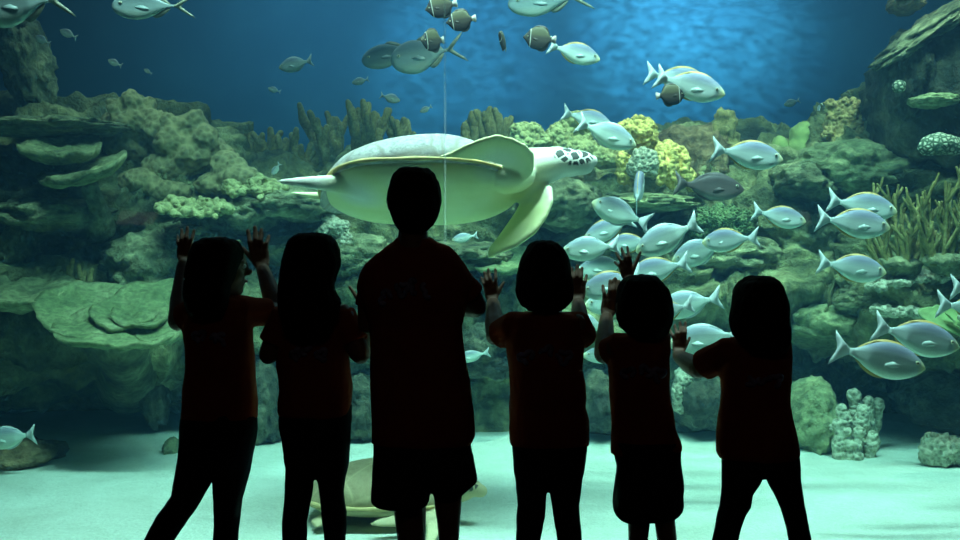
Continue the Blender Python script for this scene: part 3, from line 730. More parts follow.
fish(S, (1015, 312), (936, 304), 4.3, 'silver fish leaving at the right edge, tail over the lettuce coral', G1)
fish(S, (1022, 290), (950, 287), 4.4, 'silver fish leaving at the right edge, tail highest', G1)
fish(S, (641, 174), (636, 206), 5.4, 'slim bluish fish seen from behind under the pale dome coral', G1, -0.28)
fish('pale', (452, 240), (478, 235), 5.2, 'small pale fish under the belly of the turtle', G3, 0, 0, 0.9)
fish('pale', (455, 360), (490, 352), 5.6, 'small dim fish between the tall visitor and the bob haired girl', G3, 0, 0, 0.8)
# trevallies
T = 'trevally'
fish(T, (-24, 10), (74, -3), 4.3, 'large yellow finned trevally cut by the left edge at top', 'trevallies', 0, 0)
fish(T, (112, 6), (196, 6), 4.6, 'silver trevally facing left along the top edge at left', 'trevallies', 0, 0, 0.74)
fish(T, (508, 5), (594, -4), 5.2, 'pale trevally facing left cut by the top edge at centre', 'trevallies', 0, 0, 0.75)
fish(T, (391, 62), (466, 46), 6.6, 'big hazy trevally facing left behind the small butterflyfish', 'trevallies', 0, 0, 1.0)
fish(T, (362, 62), (428, 44), 7.0, 'hazy trevally facing left, farther of the two at upper centre', 'trevallies', 0, 0, 0.8)
# butterflyfish
B = 'butterfly'
fish(B, (425, 10), (457, 3), 4.6, 'dark butterflyfish cut by the top edge beside the window seam', G2)
fish(B, (446, 23), (476, 18), 4.5, 'dark butterflyfish with red white tail right of the window seam', G2)
fish(B, (421, 41), (444, 40), 4.8, 'small dark butterflyfish left of the window seam', G2, 0.1)
fish(B, (499, 32), (506, 50), 4.7, 'striped butterflyfish seen nearly head on at top centre', G2, 0.12, 0, 0.75)
fish(B, (523, 37), (556, 40), 4.7, 'dark butterflyfish with black snout left of the top silver fish', G2)
fish(B, (686, 94), (656, 96), 4.5, 'black butterflyfish under the large silver fish at upper right', G2)
# dim little ones
for nose, tail, Y, lab in [((35, 36), (50, 44), 6.4, 'small blurred fish left of the pair under the yellow finned trevally'),
                           ((60, 30), (77, 38), 6.4, 'small blurred fish right of the pair under the yellow finned trevally'),
                           ((108, 60), (122, 66), 6.6, 'small blurred pale fish below the silver trevally'),
                           ((144, 69), (152, 74), 6.8, 'tiny blurred fish right of the others in the dark blue water'),
                           ((78, 112), (104, 102), 7.0, 'round blurred blue fish left of the highest lobed coral'),
                           ((279, 68), (313, 60), 7.6, 'hazy long fish in the blue water at upper left'),
                           ((352, 83), (369, 79), 7.5, 'tiny hazy fish below the two hazy trevallies'),
                           ((400, 101), (380, 95), 7.4, 'small bright hazy fish above the shell of the turtle'),
                           ((420, 112), (432, 106), 7.6, 'tiny hazy fish close to the window seam'),
                           ((272, 175), (280, 163), 6.6, 'tiny bright fish above the tip of the rear flipper'),
                           ((268, 88), (281, 92), 7.8, 'tiny hazy fish far above the rear flipper'),
                           ((822, 103), (818, 116), 6.6, 'small blue green fish beside the brown cluster coral'),
                           ((784, 105), (800, 100), 7.6, 'dim hazy fish left of the brown cluster coral'),
                           ((-16, 441), (36, 434), 5.0, 'pale fish resting low over the sand at the left edge')]:
    fish('pale', nose, tail, Y, lab, G3, 0, 0, 1.1)

# ================================================================== TURTLES
t = MT('turtle_shell'); v = t.coord('Generated')
mp = t.n('ShaderNodeMapping'); mp.inputs['Scale'].default_value = (5.0, 3.2, 0.6); t.l(v, mp.inputs[0])
de = t.voro(mp.outputs[0], 1.0, 'DISTANCE_TO_EDGE'); n = t.noise(t.coord('Object'), 48, 8, 0.8)
col = t.mix(t.ramp(de, [(0.0, (0, 0, 0, 1)), (0.06, (1, 1, 1, 1))]), (0.30, 0.28, 0.24, 1), t.ramp(n, [(0.3, (0.16, 0.16, 0.16, 1)), (0.64, (0.56, 0.55, 0.52, 1))]))
m_shell = t.pbr(col, 0.7, t.math('ADD', n, t.math('MULTIPLY', de, 2.0)), 0.35, 0.012, 0.3)
t = MT('olive_turtle_shell'); v = t.coord('Generated')
mp = t.n('ShaderNodeMapping'); mp.inputs['Scale'].default_value = (5.0, 3.2, 0.6); t.l(v, mp.inputs[0])
de = t.voro(mp.outputs[0], 1.0, 'DISTANCE_TO_EDGE'); n = t.noise(t.coord('Object'), 26, 6, 0.7)
col = t.mix(t.ramp(de, [(0.0, (0, 0, 0, 1)), (0.05, (1, 1, 1, 1))]), (0.52, 0.44, 0.24, 1), t.ramp(n, [(0.3, (0.32, 0.27, 0.14, 1)), (0.7, (0.46, 0.40, 0.22, 1))]))
m_shell2 = t.pbr(col, 0.7, n, 0.3, 0.01, 0.3)
m_rim = plain('shell_rim', (0.62, 0.50, 0.22, 1), 0.6, 20, 0.25)
def turtle_skin(name, base, base2, spot):
    t = MT(name); v = t.coord('Object')
    at = t.n('ShaderNodeAttribute', attribute_name='spots')
    vo = t.voro(v, 30, 'DISTANCE_TO_EDGE'); n = t.noise(v, 7, 5)
    cell = t.math('GREATER_THAN', vo, 0.10)
    f = t.math('MULTIPLY', cell, at.outputs['Fac'])
    pa = t.n('ShaderNodeAttribute', attribute_name='pale')
    bc = t.mix(pa.outputs['Fac'], t.ramp(n, [(0.3, base), (0.7, base2)]), (0.84, 0.84, 0.72, 1))
    col = t.mix(f, bc, spot)
    v2 = t.voro(v, 70, 'DISTANCE_TO_EDGE')
    return t.pbr(col, 0.6, t.math('ADD', t.math('MULTIPLY', v2, 0.5), n), 0.25, 0.008, 0.35)
m_skin_t = turtle_skin('pale_turtle_skin', (0.80, 0.82, 0.36, 1), (0.92, 0.94, 0.56, 1), (0.05, 0.06, 0.05, 1))
m_skin_t2 = turtle_skin('sand_turtle_skin', (0.44, 0.38, 0.20, 1), (0.62, 0.56, 0.32, 1), (0.06, 0.07, 0.06, 1))

def plan_w(t_, W):      # half width of the shell, t from tail (-1) to head (+1)
    t_ = max(-1, min(1, t_))
    return W*max(0.0, (1-abs(t_)**(3.4 if t_ < 0 else 2.6)))**0.5*(0.96+0.04*t_)
def turtle(name, cen, U, N, Wv, a, W, dome, belly, label, head_fn, blades, eyes, shell_mat, skin_mat, vox, extra, spot_c, spot_r, peak=0.2, curl=0.0, pale_c=None):
    root = empty(name, cen, label, 'sea turtle')
    up = []; NS = 44; NT = 17
    def dh(t_):
        q = 1-abs((t_-peak)/(1.0+abs(peak) if t_ < peak else 1.0-peak))**1.9
        return dome*max(0, q)**0.75
    rings = []
    for i in range(NS+1):
        t_ = -0.999+1.998*i/NS; w_ = plan_w(t_, W); d = dh(t_); r = []
        th = 0.022
        for k in range(NT):
            an = PI*k/(NT-1); r.append(cen + U*(a*t_) + N*(w_*math.cos(an)) + Wv*(d*math.sin(an)**0.85))
        for k in range(NT-2, 0, -1):
            an = PI*k/(NT-1); r.append(cen + U*(a*t_) + N*(w_*0.97*math.cos(an)) + Wv*(-th+0.3*d*math.sin(an)))
        rings.append(r)
    me = MB().loft(rings).mesh('shell')
    if curl:
        for v in me.vertices:
            q = (v.co-cen); tt = q.dot(U)/a
            if tt < -0.6: v.co -= Wv*curl*((-0.6-tt)/0.4)**2
    obj('shell', me, shell_mat, root)
    # scalloped rim of marginal scutes
    rim = []
    for k in range(120):
        an = 2*PI*k/120; t_ = math.cos(an)*0.985; w_ = plan_w(t_, W)
        q = cen + U*(a*t_) + N*(w_*(1 if math.sin(an) >= 0 else -1))
        if curl and t_ < -0.6: q = q - Wv*curl*((-0.6-t_)/0.4)**2
        rim.append((q, 0.008+0.002*math.sin(an*13)))
    rim.append(rim[0])
    obj('shell_rim', MB().tube([p for p, _ in rim], [r for _, r in rim], 8, False), m_rim, root)
    # one continuous body: plastron, neck, head, flippers
    b = MB(); rings = []
    for i in range(NS+1):
        t_ = -0.93+1.86*i/NS; w_ = plan_w(t_, W)*0.93; d = belly*max(0.0, 1-abs(t_)**2.6)**0.6+0.012; r = []
        for k in range(28):
            an = 2*PI*k/28; sn = math.sin(an)
            r.append(cen + U*(a*t_) + N*(w_*math.copysign(abs(math.cos(an))**0.85, math.cos(an))) + Wv*((0.3*dh(t_) if sn > 0 else d)*sn - (0.0 if sn < 0 else 0.01)))
        rings.append(r)
    b.loft(rings); head_fn(b)
    for st in blades: b.blade(st, 16)
    me = voxel(b, vox, 2)
    at = me.attributes.new('spots', 'FLOAT', 'POINT')
    vals = []
    for v in me.vertices:
        q = 1.0 if False else 0.0
        for c_, r_ in zip(spot_c, spot_r):
            d = ((v.co-c_).x/r_[0])**2+((v.co-c_).y/r_[1])**2+((v.co-c_).z/r_[2])**2
            if d < 1: q = 1.0
        vals.append(q)
    at.data.foreach_set('value', vals)
    if pale_c:
        pa = me.attributes.new('pale', 'FLOAT', 'POINT')
        pa.data.foreach_set('value', [max([max(0.0, min(1.0, 1.5*(1-(v.co-c_).length/r_))) for c_, r_ in pale_c]) for v in me.vertices])
    obj('body', me, skin_mat, root)
    for p, r in eyes:
        obj('eye', MB().ell(p, (r, r*0.8, r)), m_eye, root)
    return root
# the swimmer
roll = math.radians(19); yaw = math.radians(-3)
Nn = Vector((0, -math.cos(roll), math.sin(roll))); Wn = Vector((0, math.sin(roll), math.cos(roll))); Un = Vector((1, 0, 0.0))
cen = P(421, 189, 4.35)
def head1(b):
    b.tube([P(478, 178, 4.38), P(515, 174, 4.34), P(542, 166, 4.31), P(562, 162, 4.30)], [.13, .108, .078, .064], 16)
    b.ell(P(566, 162.5, 4.30), (.098, .068, .060)); b.ell(P(581, 162, 4.30), (.060, .050, .046)); b.ell(P(591, 161, 4.30), (.028, .034, .026)); b.ell(P(580, 168, 4.30), (.055, .045, .030))
    b.ell(P(508, 176, 4.22), (.11, .10, .07)); b.ell(P(528, 190, 4.38), (.09, .08, .06))
Q = lambda x, y, Y: P(x, y, Y)
bl1 = [(Q(437,156.5,4.02), Q(438,157.5,4.02), .008), (Q(450,151.5,4.0), Q(450,158,4.0), .016), (Q(465,145,3.98), Q(463,158.5,4.04), .020), (Q(481,138.5,3.97), Q(478,160,4.07), .022),
       (Q(497,134,3.97), Q(492,162,4.10), .024), (Q(513,138,3.98), Q(504,166,4.13), .028), (Q(526,145,4.0), Q(514,171,4.16), .034), (Q(534,154,4.04), Q(516,176,4.19), .042), (Q(534,167,4.10), Q(512,182,4.2), .06), (Q(524,176,4.2), Q(500,188,4.28), .07)]
bl2 = [(Q(505,190,4.5), Q(530,176,4.46), .08), (Q(518,194,4.46), Q(543,180,4.32), .06), (Q(522,203,4.45), Q(551,186,4.24), .045), (Q(516,214,4.43), Q(553,200,4.20), .042), (Q(507,226,4.4), Q(547,216,4.18), .038),
       (Q(498,238,4.36), Q(536,232,4.17), .034), (Q(489,249,4.33), Q(517,246,4.19), .026), (Q(488,253,4.3), Q(499,253,4.23), .018), (Q(487,258,4.28), Q(490,259,4.26), .008)]
bl3 = [(Q(362,172,4.22), Q(366,204,4.25), .10), (Q(345,175,4.16), Q(349,196,4.18), .07), (Q(330,175,4.13), Q(333,192.5,4.14), .05), (Q(310,176,4.1), Q(313,189,4.1), .036), (Q(290,178,4.08), Q(292,186,4.08), .022), (Q(276,180,4.07), Q(277,183,4.07), .012)]
bl4 = [(Q(355,190,4.5), Q(360,206,4.5), .08), (Q(330,192,4.56), Q(334,202,4.56), .045), (Q(305,192,4.6), Q(308,198,4.6), .025), (Q(290,191,4.62), Q(291,194,4.62), .01)]
turtle('sea_turtle', cen, Un, Nn, Wn, .408, .335, .195, .10, 'large pale green sea turtle swimming right above the visitors', head1, [bl1, bl2, bl3, bl4],
       [(P(578, 157, 4.265), .014)], m_shell, m_skin_t, 0.008, None, [P(574, 156, 4.27)], [(0.080, 0.2, 0.038)], peak=0.18, curl=0.05,
       pale_c=[(P(575,162,4.3), .26), (P(500,172,4.05), .12), (P(300,181,4.1), .20), (P(360,190,4.2), .12)])
# the one resting on the sand
cen2 = P(384, 506, 4.3); cen2.z = 0.085
def head2(b):
    b.tube([P(430, 502, 4.25), P(452, 492, 4.2), P(466, 489, 4.18)], [.075, .05, .045], 14)
    b.ell(P(469, 488, 4.18), (.055, .042, .038)); b.ell(P(480, 491, 4.18), (.030, .030, .026))
z0 = 0.012
def onsand(x, y, z): return Vector((x, y, z))
def XY(px, Y, z): return Vector(((px-480)/FPX*Y, Y, z))
bl5 = [(XY(436,4.16,.08), XY(418,4.14,.06), .05), (XY(446,4.06,.05), XY(426,4.02,.04), .03), (XY(442,3.96,.03), XY(426,3.93,.025), .02), (XY(434,3.86,.016), XY(424,3.86,.014), .014), (XY(428,3.80,.010), XY(425,3.81,.010), .008)]
bl6 = [(XY(446,4.08,.06), XY(436,4.02,.05), .04), (XY(424,4.05,.075), XY(424,4.0,.045), .03), (XY(400,4.03,.075), XY(398,3.98,.04), .02), (XY(380,4.01,.062), XY(378,3.98,.04), .014), (XY(370,4.0,.05), XY(370,3.99,.044), .008)]
bl7 = [(XY(336,4.22,.05), XY(340,4.12,.04), .05), (XY(322,4.18,.035), XY(326,4.06,.03), .03), (XY(310,4.12,.02), XY(316,4.04,.02), .014)]
bl8 = [(XY(436,4.5,.07), XY(420,4.5,.06), .05), (XY(452,4.62,.04), XY(430,4.66,.03), .025), (XY(448,4.8,.015), XY(440,4.8,.015), .01)]
turtle('sea_turtle', cen2, Vector((1, 0, 0)), Vector((0, -1, 0)), Vector((0, 0, 1)), .315, .255, .135, .06, 'olive brown sea turtle resting on the sand behind the legs of the visitors', head2, [bl5, bl6, bl7, bl8],
       [(P(470, 485, 4.142), .010)], m_shell2, m_skin_t2, 0.007, None, [P(471, 484.5, 4.15)], [(0.03, 0.05, 0.022)], peak=-0.05)
# ================================================================== PEOPLE
m_skin = plain('skin', (0.17, 0.095, 0.062, 1), 0.55, 40, 0.12, 0.1)
t = MT('black_hair'); v = t.coord('Object')
mp = t.n('ShaderNodeMapping'); mp.inputs['Scale'].default_value = (90, 90, 6); t.l(v, mp.inputs[0])
n = t.noise(mp.outputs[0], 1.0, 4); m_hair = t.pbr(t.ramp(n, [(0.3, (0.006, 0.005, 0.005, 1)), (0.7, (0.018, 0.015, 0.013, 1))]), 0.85, n, 0.3, 0.004, 0.04)
def cloth(name, col):
    t = MT(name); v = t.coord('Object'); n = t.noise(v, 9, 4); w = t.noise(v, 400, 2)
    k = tuple(c*0.75 for c in col[:3])+(1,)
    return t.pbr(t.ramp(n, [(0.3, k), (0.7, col)]), 0.95, t.math('ADD', n, t.math('MULTIPLY', w, 0.1)), 0.5, 0.012, 0.05)
m_shirt = cloth('dark_red_cotton', (0.30, 0.055, 0.022, 1))
m_navy = cloth('black_leggings', (0.018, 0.022, 0.026, 1))
m_short = cloth('black_shorts', (0.020, 0.024, 0.028, 1))
m_print = plain('faded_blue_print', (0.20, 0.20, 0.34, 1), 0.8, 30, 0.8, 0.0)
m_shoe = plain('dark_shoe', (0.05, 0.05, 0.055, 1), 0.6)
m_eyew = plain('eye_white', (0.75, 0.75, 0.72, 1), 0.3); m_lip = plain('lip', (0.40, 0.16, 0.13, 1), 0.5)

def ring(py, xl, xr, Y, back, front=None, n=28, ex=2.3, shrink=0.0):
    c = P((xl+xr)/2.0, py, Y); hw = max(0.004, M((xr-xl)/2.0, Y)-shrink)
    front = back if front is None else front; out = []
    for k in range(n):
        a = 2*PI*k/n; ca, sa = math.cos(a), math.sin(a)
        x = hw*math.copysign(abs(ca)**(2/ex), ca); q = front if sa > 0 else back
        out.append(c + Vector((x, max(0.004, q-shrink)*math.copysign(abs(sa)**(2/ex), sa), 0)))
    return out
def dens(rows, m=4):
    """more rings between the measured ones"""
    out = []
    for i in range(len(rows)-1):
        for s in range(m):
            t_ = s/m; q = [rows[max(0, min(len(rows)-1, i+d))] for d in (-1, 0, 1, 2)]
            out.append(tuple(q[1][j]+(q[2][j]-q[1][j])*t_ for j in range(len(rows[0]))))
    out.append(tuple(rows[-1])); return out
HY = 3.3865
def hand(b, wrist, Yw, thumb, fing, curl=0.004):
    W = P(wrist[0], wrist[1], Yw); mid = P(fing[1][0], fing[1][1], HY); W2 = P(wrist[0], wrist[1], HY-0.012)
    ax = mid-W2; ax.y = 0; L = ax.length; ax.normalize()
    th = P(thumb[0], thumb[1], HY); pk = P(fing[3][0], fing[3][1], HY); ix = P(fing[0][0], fing[0][1], HY)
    nn = Vector((ax.z, 0, -ax.x))
    if nn.dot(ix-pk) < 0: nn = -nn
    offs = (0.165, 0.055, -0.055, -0.16); kn = []
    for i, (fx, fy) in enumerate(fing):
        tip = P(fx, fy-1.8, HY); k = W2 + ax*(0.47*L-abs(i-1.2)*0.022*L) + nn*offs[i]*L; k.y = HY-0.010
        # palm ray
        b.tube([W + nn*offs[i]*0.45*L*0.5, W2 + ax*0.22*L + nn*offs[i]*0.75*L + Vector((0, 0.0, 0)), k], [0.092*L, 0.096*L, 0.072*L], 10)
        mid_ = k.lerp(tip, 0.5) + Vector((0, -curl, 0)); r = (0.056, 0.058, 0.056, 0.051)[i]*L
        tip.y = HY+0.013-r*0.72-0.001
        b.tube([k, mid_, k.lerp(tip, 0.8), tip], [r*1.05, r*1.0, r*0.95, r*0.86], 10)
    for a_, c_ in ((0.3, 0.0), (0.3, 0.08), (0.3, -0.08), (0.42, 0.0)):
        b.ell(W2 + ax*a_*L + nn*c_*L + Vector((0, 0.002, 0)), (0.13*L, 0.08*L, 0.14*L), nu=12, nv=8)
    tb = W2 + ax*0.16*L + nn*0.10*L; tj = W2 + ax*0.30*L + nn*0.20*L; tj = tj.lerp((tb+th)/2, 0.5)
    th.y = HY+0.002; tj.y = HY-0.008
    b.tube([tb, tj, th], [0.078*L, 0.068*L, 0.050*L], 10)

def wrinkle(me, seed, amp=0.004, f=11):
    displace(me, lambda p, n: p + n*(amp*fbm(Vector((p.x*f, p.y*f, p.z*f*0.6+seed)), 3)))

def person(label, Y, head, hair, neck, torso, hips, legs, arms, kind, short_hem=None, yaw=0.0, sleeve=0.62, prt=None, bulk=0.64, hang=0.0):
    hx, hy, hw, hh = head
    base = P(hx, 300, Y); base.z = 0
    root = empty('person', base, label, 'person', 'visitors at the viewing window')
    body = MB()
    hc = P(hx, hy, Y); rw, rh = M(hw, Y), M(hh, Y)
    Rf = Matrix.Rotation(-yaw, 3, 'Z'); F_ = lambda x, y, z: hc + Rf @ Vector((x, y, z))
    # skull, jaw, neck, face
    body.ell(F_(0, 0, 0.12*rh), (rw*0.92, rw*1.08, rh*0.84), Rf)
    body.ell(F_(0, rw*0.22, -0.42*rh), (rw*0.70, rw*0.82, rh*0.50), Rf); body.ell(F_(0, rw*0.62, -0.72*rh), (rw*0.34, rw*0.34, rh*0.22), Rf)
    body.ell(F_(0, rw*1.10, -0.16*rh), (rw*0.13, rw*0.22, rh*0.12), Rf); body.ell(F_(0, rw*1.04, 0.0), (rw*0.09, rw*0.12, rh*0.18), Rf)
    body.ell(F_(0, rw*0.98, -0.45*rh), (rw*0.26, rw*0.12, rh*0.06), Rf)
    for sg in (-1, 1):
        body.ell(F_(sg*rw*0.95, -0.02, -0.08*rh), (rw*0.10, rw*0.20, rh*0.22), Rf); body.ell(F_(sg*rw*0.36, rw*0.86, 0.16*rh), (rw*0.28, rw*0.14, rh*0.07), Rf)
        body.ell(F_(sg*rw*0.45, rw*0.72, -0.25*rh), (rw*0.26, rw*0.22, rh*0.20), Rf)
    nx, ny0, ny1, nw = neck
    body.tube([P(hx, hy+hh*0.45, Y-0.005), P(nx, ny0, Y-0.012), P(nx, ny1+10, Y-0.01)], [M(nw, Y), M(nw, Y), M(nw*1.2, Y)], 16)
    tq = dens(torso, 3)
    def depth(r): return max(0.05, min(0.13, bulk*M((r[2]-r[1])/2, Y)))
    body.loft([ring(r[0], r[1], r[2], Y, depth(r), None, shrink=0.014) for r in tq])
    body.loft([ring(r[0], r[1], r[2], Y, depth(r)*1.0, None, shrink=0.014) for r in dens(hips, 2)])
    feet = []
    for lg in legs:
        rows = dens(lg, 4); bare = kind != 'trousers'
        zf = HOR + FPX*CAMZ/Y
        body.loft([ring(r[0], r[1], r[2], Y, M((r[2]-r[1])/2, Y)*1.02, None, ex=2.0, shrink=0.0 if bare else 0.012) for r in rows])
        l = lg[-1]; an = P((l[1]+l[2])/2, l[0], Y); an.z = 0.06
        body.tube([an+Vector((0, 0, 0.03)), Vector((an.x, Y+0.0, 0.045)), Vector((an.x, Y+0.11, 0.032))], [.028, .030, .022], 10)
        feet.append(an)
    for sh, el, wr, thumb, fing in arms:
        S_, E_, W_ = P(*sh), P(*el), P(*wr)
        k = 1.12 if Y < 3.0 else 1.0
        body.tube([S_, S_.lerp(E_, 0.5), E_], [.042*k, .036*k, .030*k], 14); body.tube([E_, E_.lerp(W_, 0.35), W_], [.030*k, .031*k, .021*k], 14)
        hand(body, wr[:2], wr[2], thumb, fing)
    obj('body', voxel(body, 0.0030, 2, 0.5), m_skin, root)
    for sg in (-1, 1):
        e = obj('eye', MB().ell(F_(sg*rw*0.36, rw*0.93, 0.03*rh), (rw*0.13, rw*0.10, rw*0.10), nu=10, nv=8), m_eyew, root)
        obj('iris', MB().ell(F_(sg*rw*0.36, rw*1.01, 0.03*rh), (rw*0.06, rw*0.04, rw*0.06), nu=8, nv=6), m_eye, e)
    obj('lips', MB().ell(F_(0, rw*1.06, -0.45*rh), (rw*0.24, rw*0.07, rh*0.055), Rf), m_lip, root)
    # hair
    hr = dens(hair, 4)
    me = voxel(MB().loft([ring(r[0], r[1], r[2], Y+r[3], r[4], r[5], n=36, ex=2.05) for r in hr]), 0.006, 3)
    displace(me, lambda p, n: p + n*(0.0035*noise.noise(Vector((p.x*70, p.y*70, p.z*7)))+0.003*fbm(p*22, 2)))
    obj('hair', me, m_hair, root)
    # shirt with sleeves
    b = MB(); b.loft([ring(r[0], r[1], r[2], Y, depth(r)) for r in tq])
    for sh, el, wr, th_, fi in arms:
        S_, E_ = P(*sh), P(*el); k = 1.08 if Y < 3.0 else 1.0; E2 = S_.lerp(E_, sleeve)
        inn = Vector((S_.x*0.72+P(nx, sh[1], Y).x*0.28, S_.y, S_.z-0.005))
        b.tube([inn, S_, E2], [.054*k, .048*k, .045*k], 16, False)
    me = voxel(b, 0.0042, 3); wrinkle(me, hx*0.1, 0.006, 9)
    shirt = obj('shirt', me, m_shirt, root)
    # faded print on the back
    if prt:
        bv = BVHTree.FromPolygons([v.co for v in me.vertices], [tuple(p.vertices) for p in me.polygons]); b = MB(); rnd = random.Random(int(hx))
        for (px, py, w_, h_) in prt:
            pts = []; ext = rnd.uniform(0.35, 0.9); ph = rnd.uniform(0, 6)
            for k in range(26):
                a = 2*PI*k/25*ext+ph; wob = 1+0.35*math.sin(3*a+px); q = P(px+w_*wob*math.cos(a), py+h_*wob*math.sin(a)*0.9, Y)
                hit = bv.ray_cast(Vector((q.x, 1.5, q.z)), Vector((0, 1, 0)))
                if hit[0] is not None: pts.append(hit[0]+Vector((0, -0.0008, 0)))
            if len(pts) > 3: b.tube(pts, [0.0075]*len(pts), 6)
        if b.v:
            for v in b.v:
                pass
            obj('back_print', b, m_print, shirt)
    # bottoms
    b = MB()
    if kind == 'trousers':
        b.loft([ring(r[0], r[1], r[2], Y, depth(r)*0.98) for r in dens(hips, 2)])
        for lg in legs: b.loft([ring(r[0], r[1], r[2], Y, M((r[2]-r[1])/2, Y)*1.05, None, ex=2.0) for r in dens(lg, 4)])
        me = voxel(b, 0.0045, 3); wrinkle(me, hx, 0.004, 14); obj('leggings', me, m_navy, root)
    elif kind == 'shorts':
        b.loft([ring(r[0], r[1], r[2], Y, depth(r)*1.0) for r in dens(hips, 2)])
        for lg in short_hem: b.loft([ring(r[0], r[1], r[2], Y, M((r[2]-r[1])/2, Y)*1.25) for r in dens(lg, 2)])
        me = voxel(b, 0.0045, 2); wrinkle(me, hx, 0.005, 9); obj('shorts', me, m_short, root)
    else:
        b.loft([ring(r[0], r[1], r[2], Y, depth(r)*1.15) for r in dens(short_hem, 3)])
        me = voxel(b, 0.0045, 2); wrinkle(me, hx, 0.006, 9); obj('skirt', me, m_short, root)
    for an in feet:
        b = MB().ell((an.x, Y+0.035, 0.035), (.042, .115, .042), nu=20, nv=12); b.tube([Vector((an.x, Y-0.03, 0.04)), Vector((an.x, Y-0.025, 0.075))], [.040, .038], 14)
        me = voxel(b, 0.005, 2)
        for v in me.vertices: v.co.z = max(0.0, v.co.z)
        s = obj('shoe', me, m_shoe, root)
        sole = []
        for z, g in ((0.0, 1.04), (0.012, 1.05)): sole.append([Vector((an.x+.044*g*math.cos(2*PI*k/24), Y+0.032+.115*g*math.sin(2*PI*k/24), z+0.0005)) for k in range(24)])
        obj('sole', MB().loft(sole), m_eyew, s)
    return root

# ---- leftmost girl, face turned to the right, both hands on the glass
Y = 3.14
person('girl with both arms spread on the glass, face in profile, leftmost of the visitors', Y, (219, 267, 25, 32),
  [(237.5,208,226,-.02,.03,.03),(239.5,200,234,-.02,.06,.05),(244,194,240,-.015,.085,.07),(252,190,243.5,-.015,.10,.08),(262,188,242,-.02,.10,.07),(272,186,237,-.03,.095,.05),(284,184,232,-.04,.085,.03),(296,184,230,-.05,.07,.02),(308,186,228,-.06,.05,.0),(318,192,222,-.07,.03,-.01)],
  (216, 294, 302, 13),
  [(296,206,232),(300,196,246),(306,188,250),(316,184,252),(330,182,254),(345,185,254.5),(360,186,255),(375,185.5,255),(392,184,256),(405,183,257),(418,181,257.5)],
  [(408,184,256),(420,180,257.5),(435,179,256.5),(448,178,254),(460,177,252),(472,176,250)],
  [[(462,177,216),(475,175,214),(485,173,209),(495,171.5,204),(505,165,198),(515,157.5,192.5),(527,151,184),(540,144,175),(560,134,162),(585,122,147),(602,114,136)],
   [(462,212,252),(475,213,248.5),(490,213,245),(500,213,242.5),(515,213.5,241),(540,213.5,238),(560,214,236),(585,215,234),(602,216,233)]],
  [((196,312,Y), (178,321,3.17), (184,264,3.355), (201,250), [(193.5,232),(186.7,229),(181,231.5),(177,238)]),
   ((240,311,Y), (278,313,3.24), (263,270,3.355), (242.5,248), [(247.5,232.5),(254.5,229),(261,231.5),(268.3,238)])],
  'trousers', None, math.radians(74), 0.72, [(205,335,5,6),(218,338,4,5),(230,336,5,6)])
# ---- second girl with long hair
Y = 3.08
person('girl with long loose dark hair, standing second from left beside the tall visitor', Y, (311, 264, 26, 31),
  [(233,300,324,-.01,.04,.03),(235.5,293,331,-.01,.065,.05),(241,288,336,-.01,.085,.07),(250,285,340,-.01,.095,.08),(260,283,341,-.02,.095,.06),(268,281,340,-.03,.09,.04),(276,280,336.5,-.035,.085,.03),(286,278,335.5,-.045,.075,.02),(295,277,338,-.05,.07,.015),(302,277,343,-.06,.06,.0),(314,279,340,-.07,.05,-.01),(330,284,332,-.08,.035,-.02),(340,292,324,-.085,.02,-.02)],
  (311, 294, 302, 13),
  [(297,300,324),(301,290,338),(306,282,344),(318,278,347),(332,277,349),(350,277,350),(365,277,350.5),(378,280,351.5),(390,281,353),(402,279,352.5),(414,278.5,352)],
  [(404,280,351.5),(420,278.5,352),(432,279.5,351.5),(445,282,350.5),(456,284,349),(466,285.5,347.5)],
  [[(456,283.5,317),(466,285.5,315.5),(478,286,314.5),(490,285.5,313),(505,283.5,310),(520,282,307.5),(540,283,306),(560,285,305),(585,287,305),(606,288,304)],
   [(456,313,349),(466,315.5,347.5),(478,317,345.5),(490,318.5,344.3),(505,321,345.5),(512,322,347),(525,323.5,347),(540,325,346),(560,327,345),(585,328,344),(606,328,343)]],
  [((286,318,Y), (269,354,3.08), (299,304,3.355), (311,288), [(306,270),(300,268),(295,270),(290,275)]),
   ((342,318,Y), (360,354,3.06), (366,312,3.35), (349.7,287), [(360.5,279),(367,277),(372,280),(377,286)])],
  'trousers', None, math.radians(24), 0.70, [(300,352,4,5),(312,350,5,5),(325,352,4,5)])
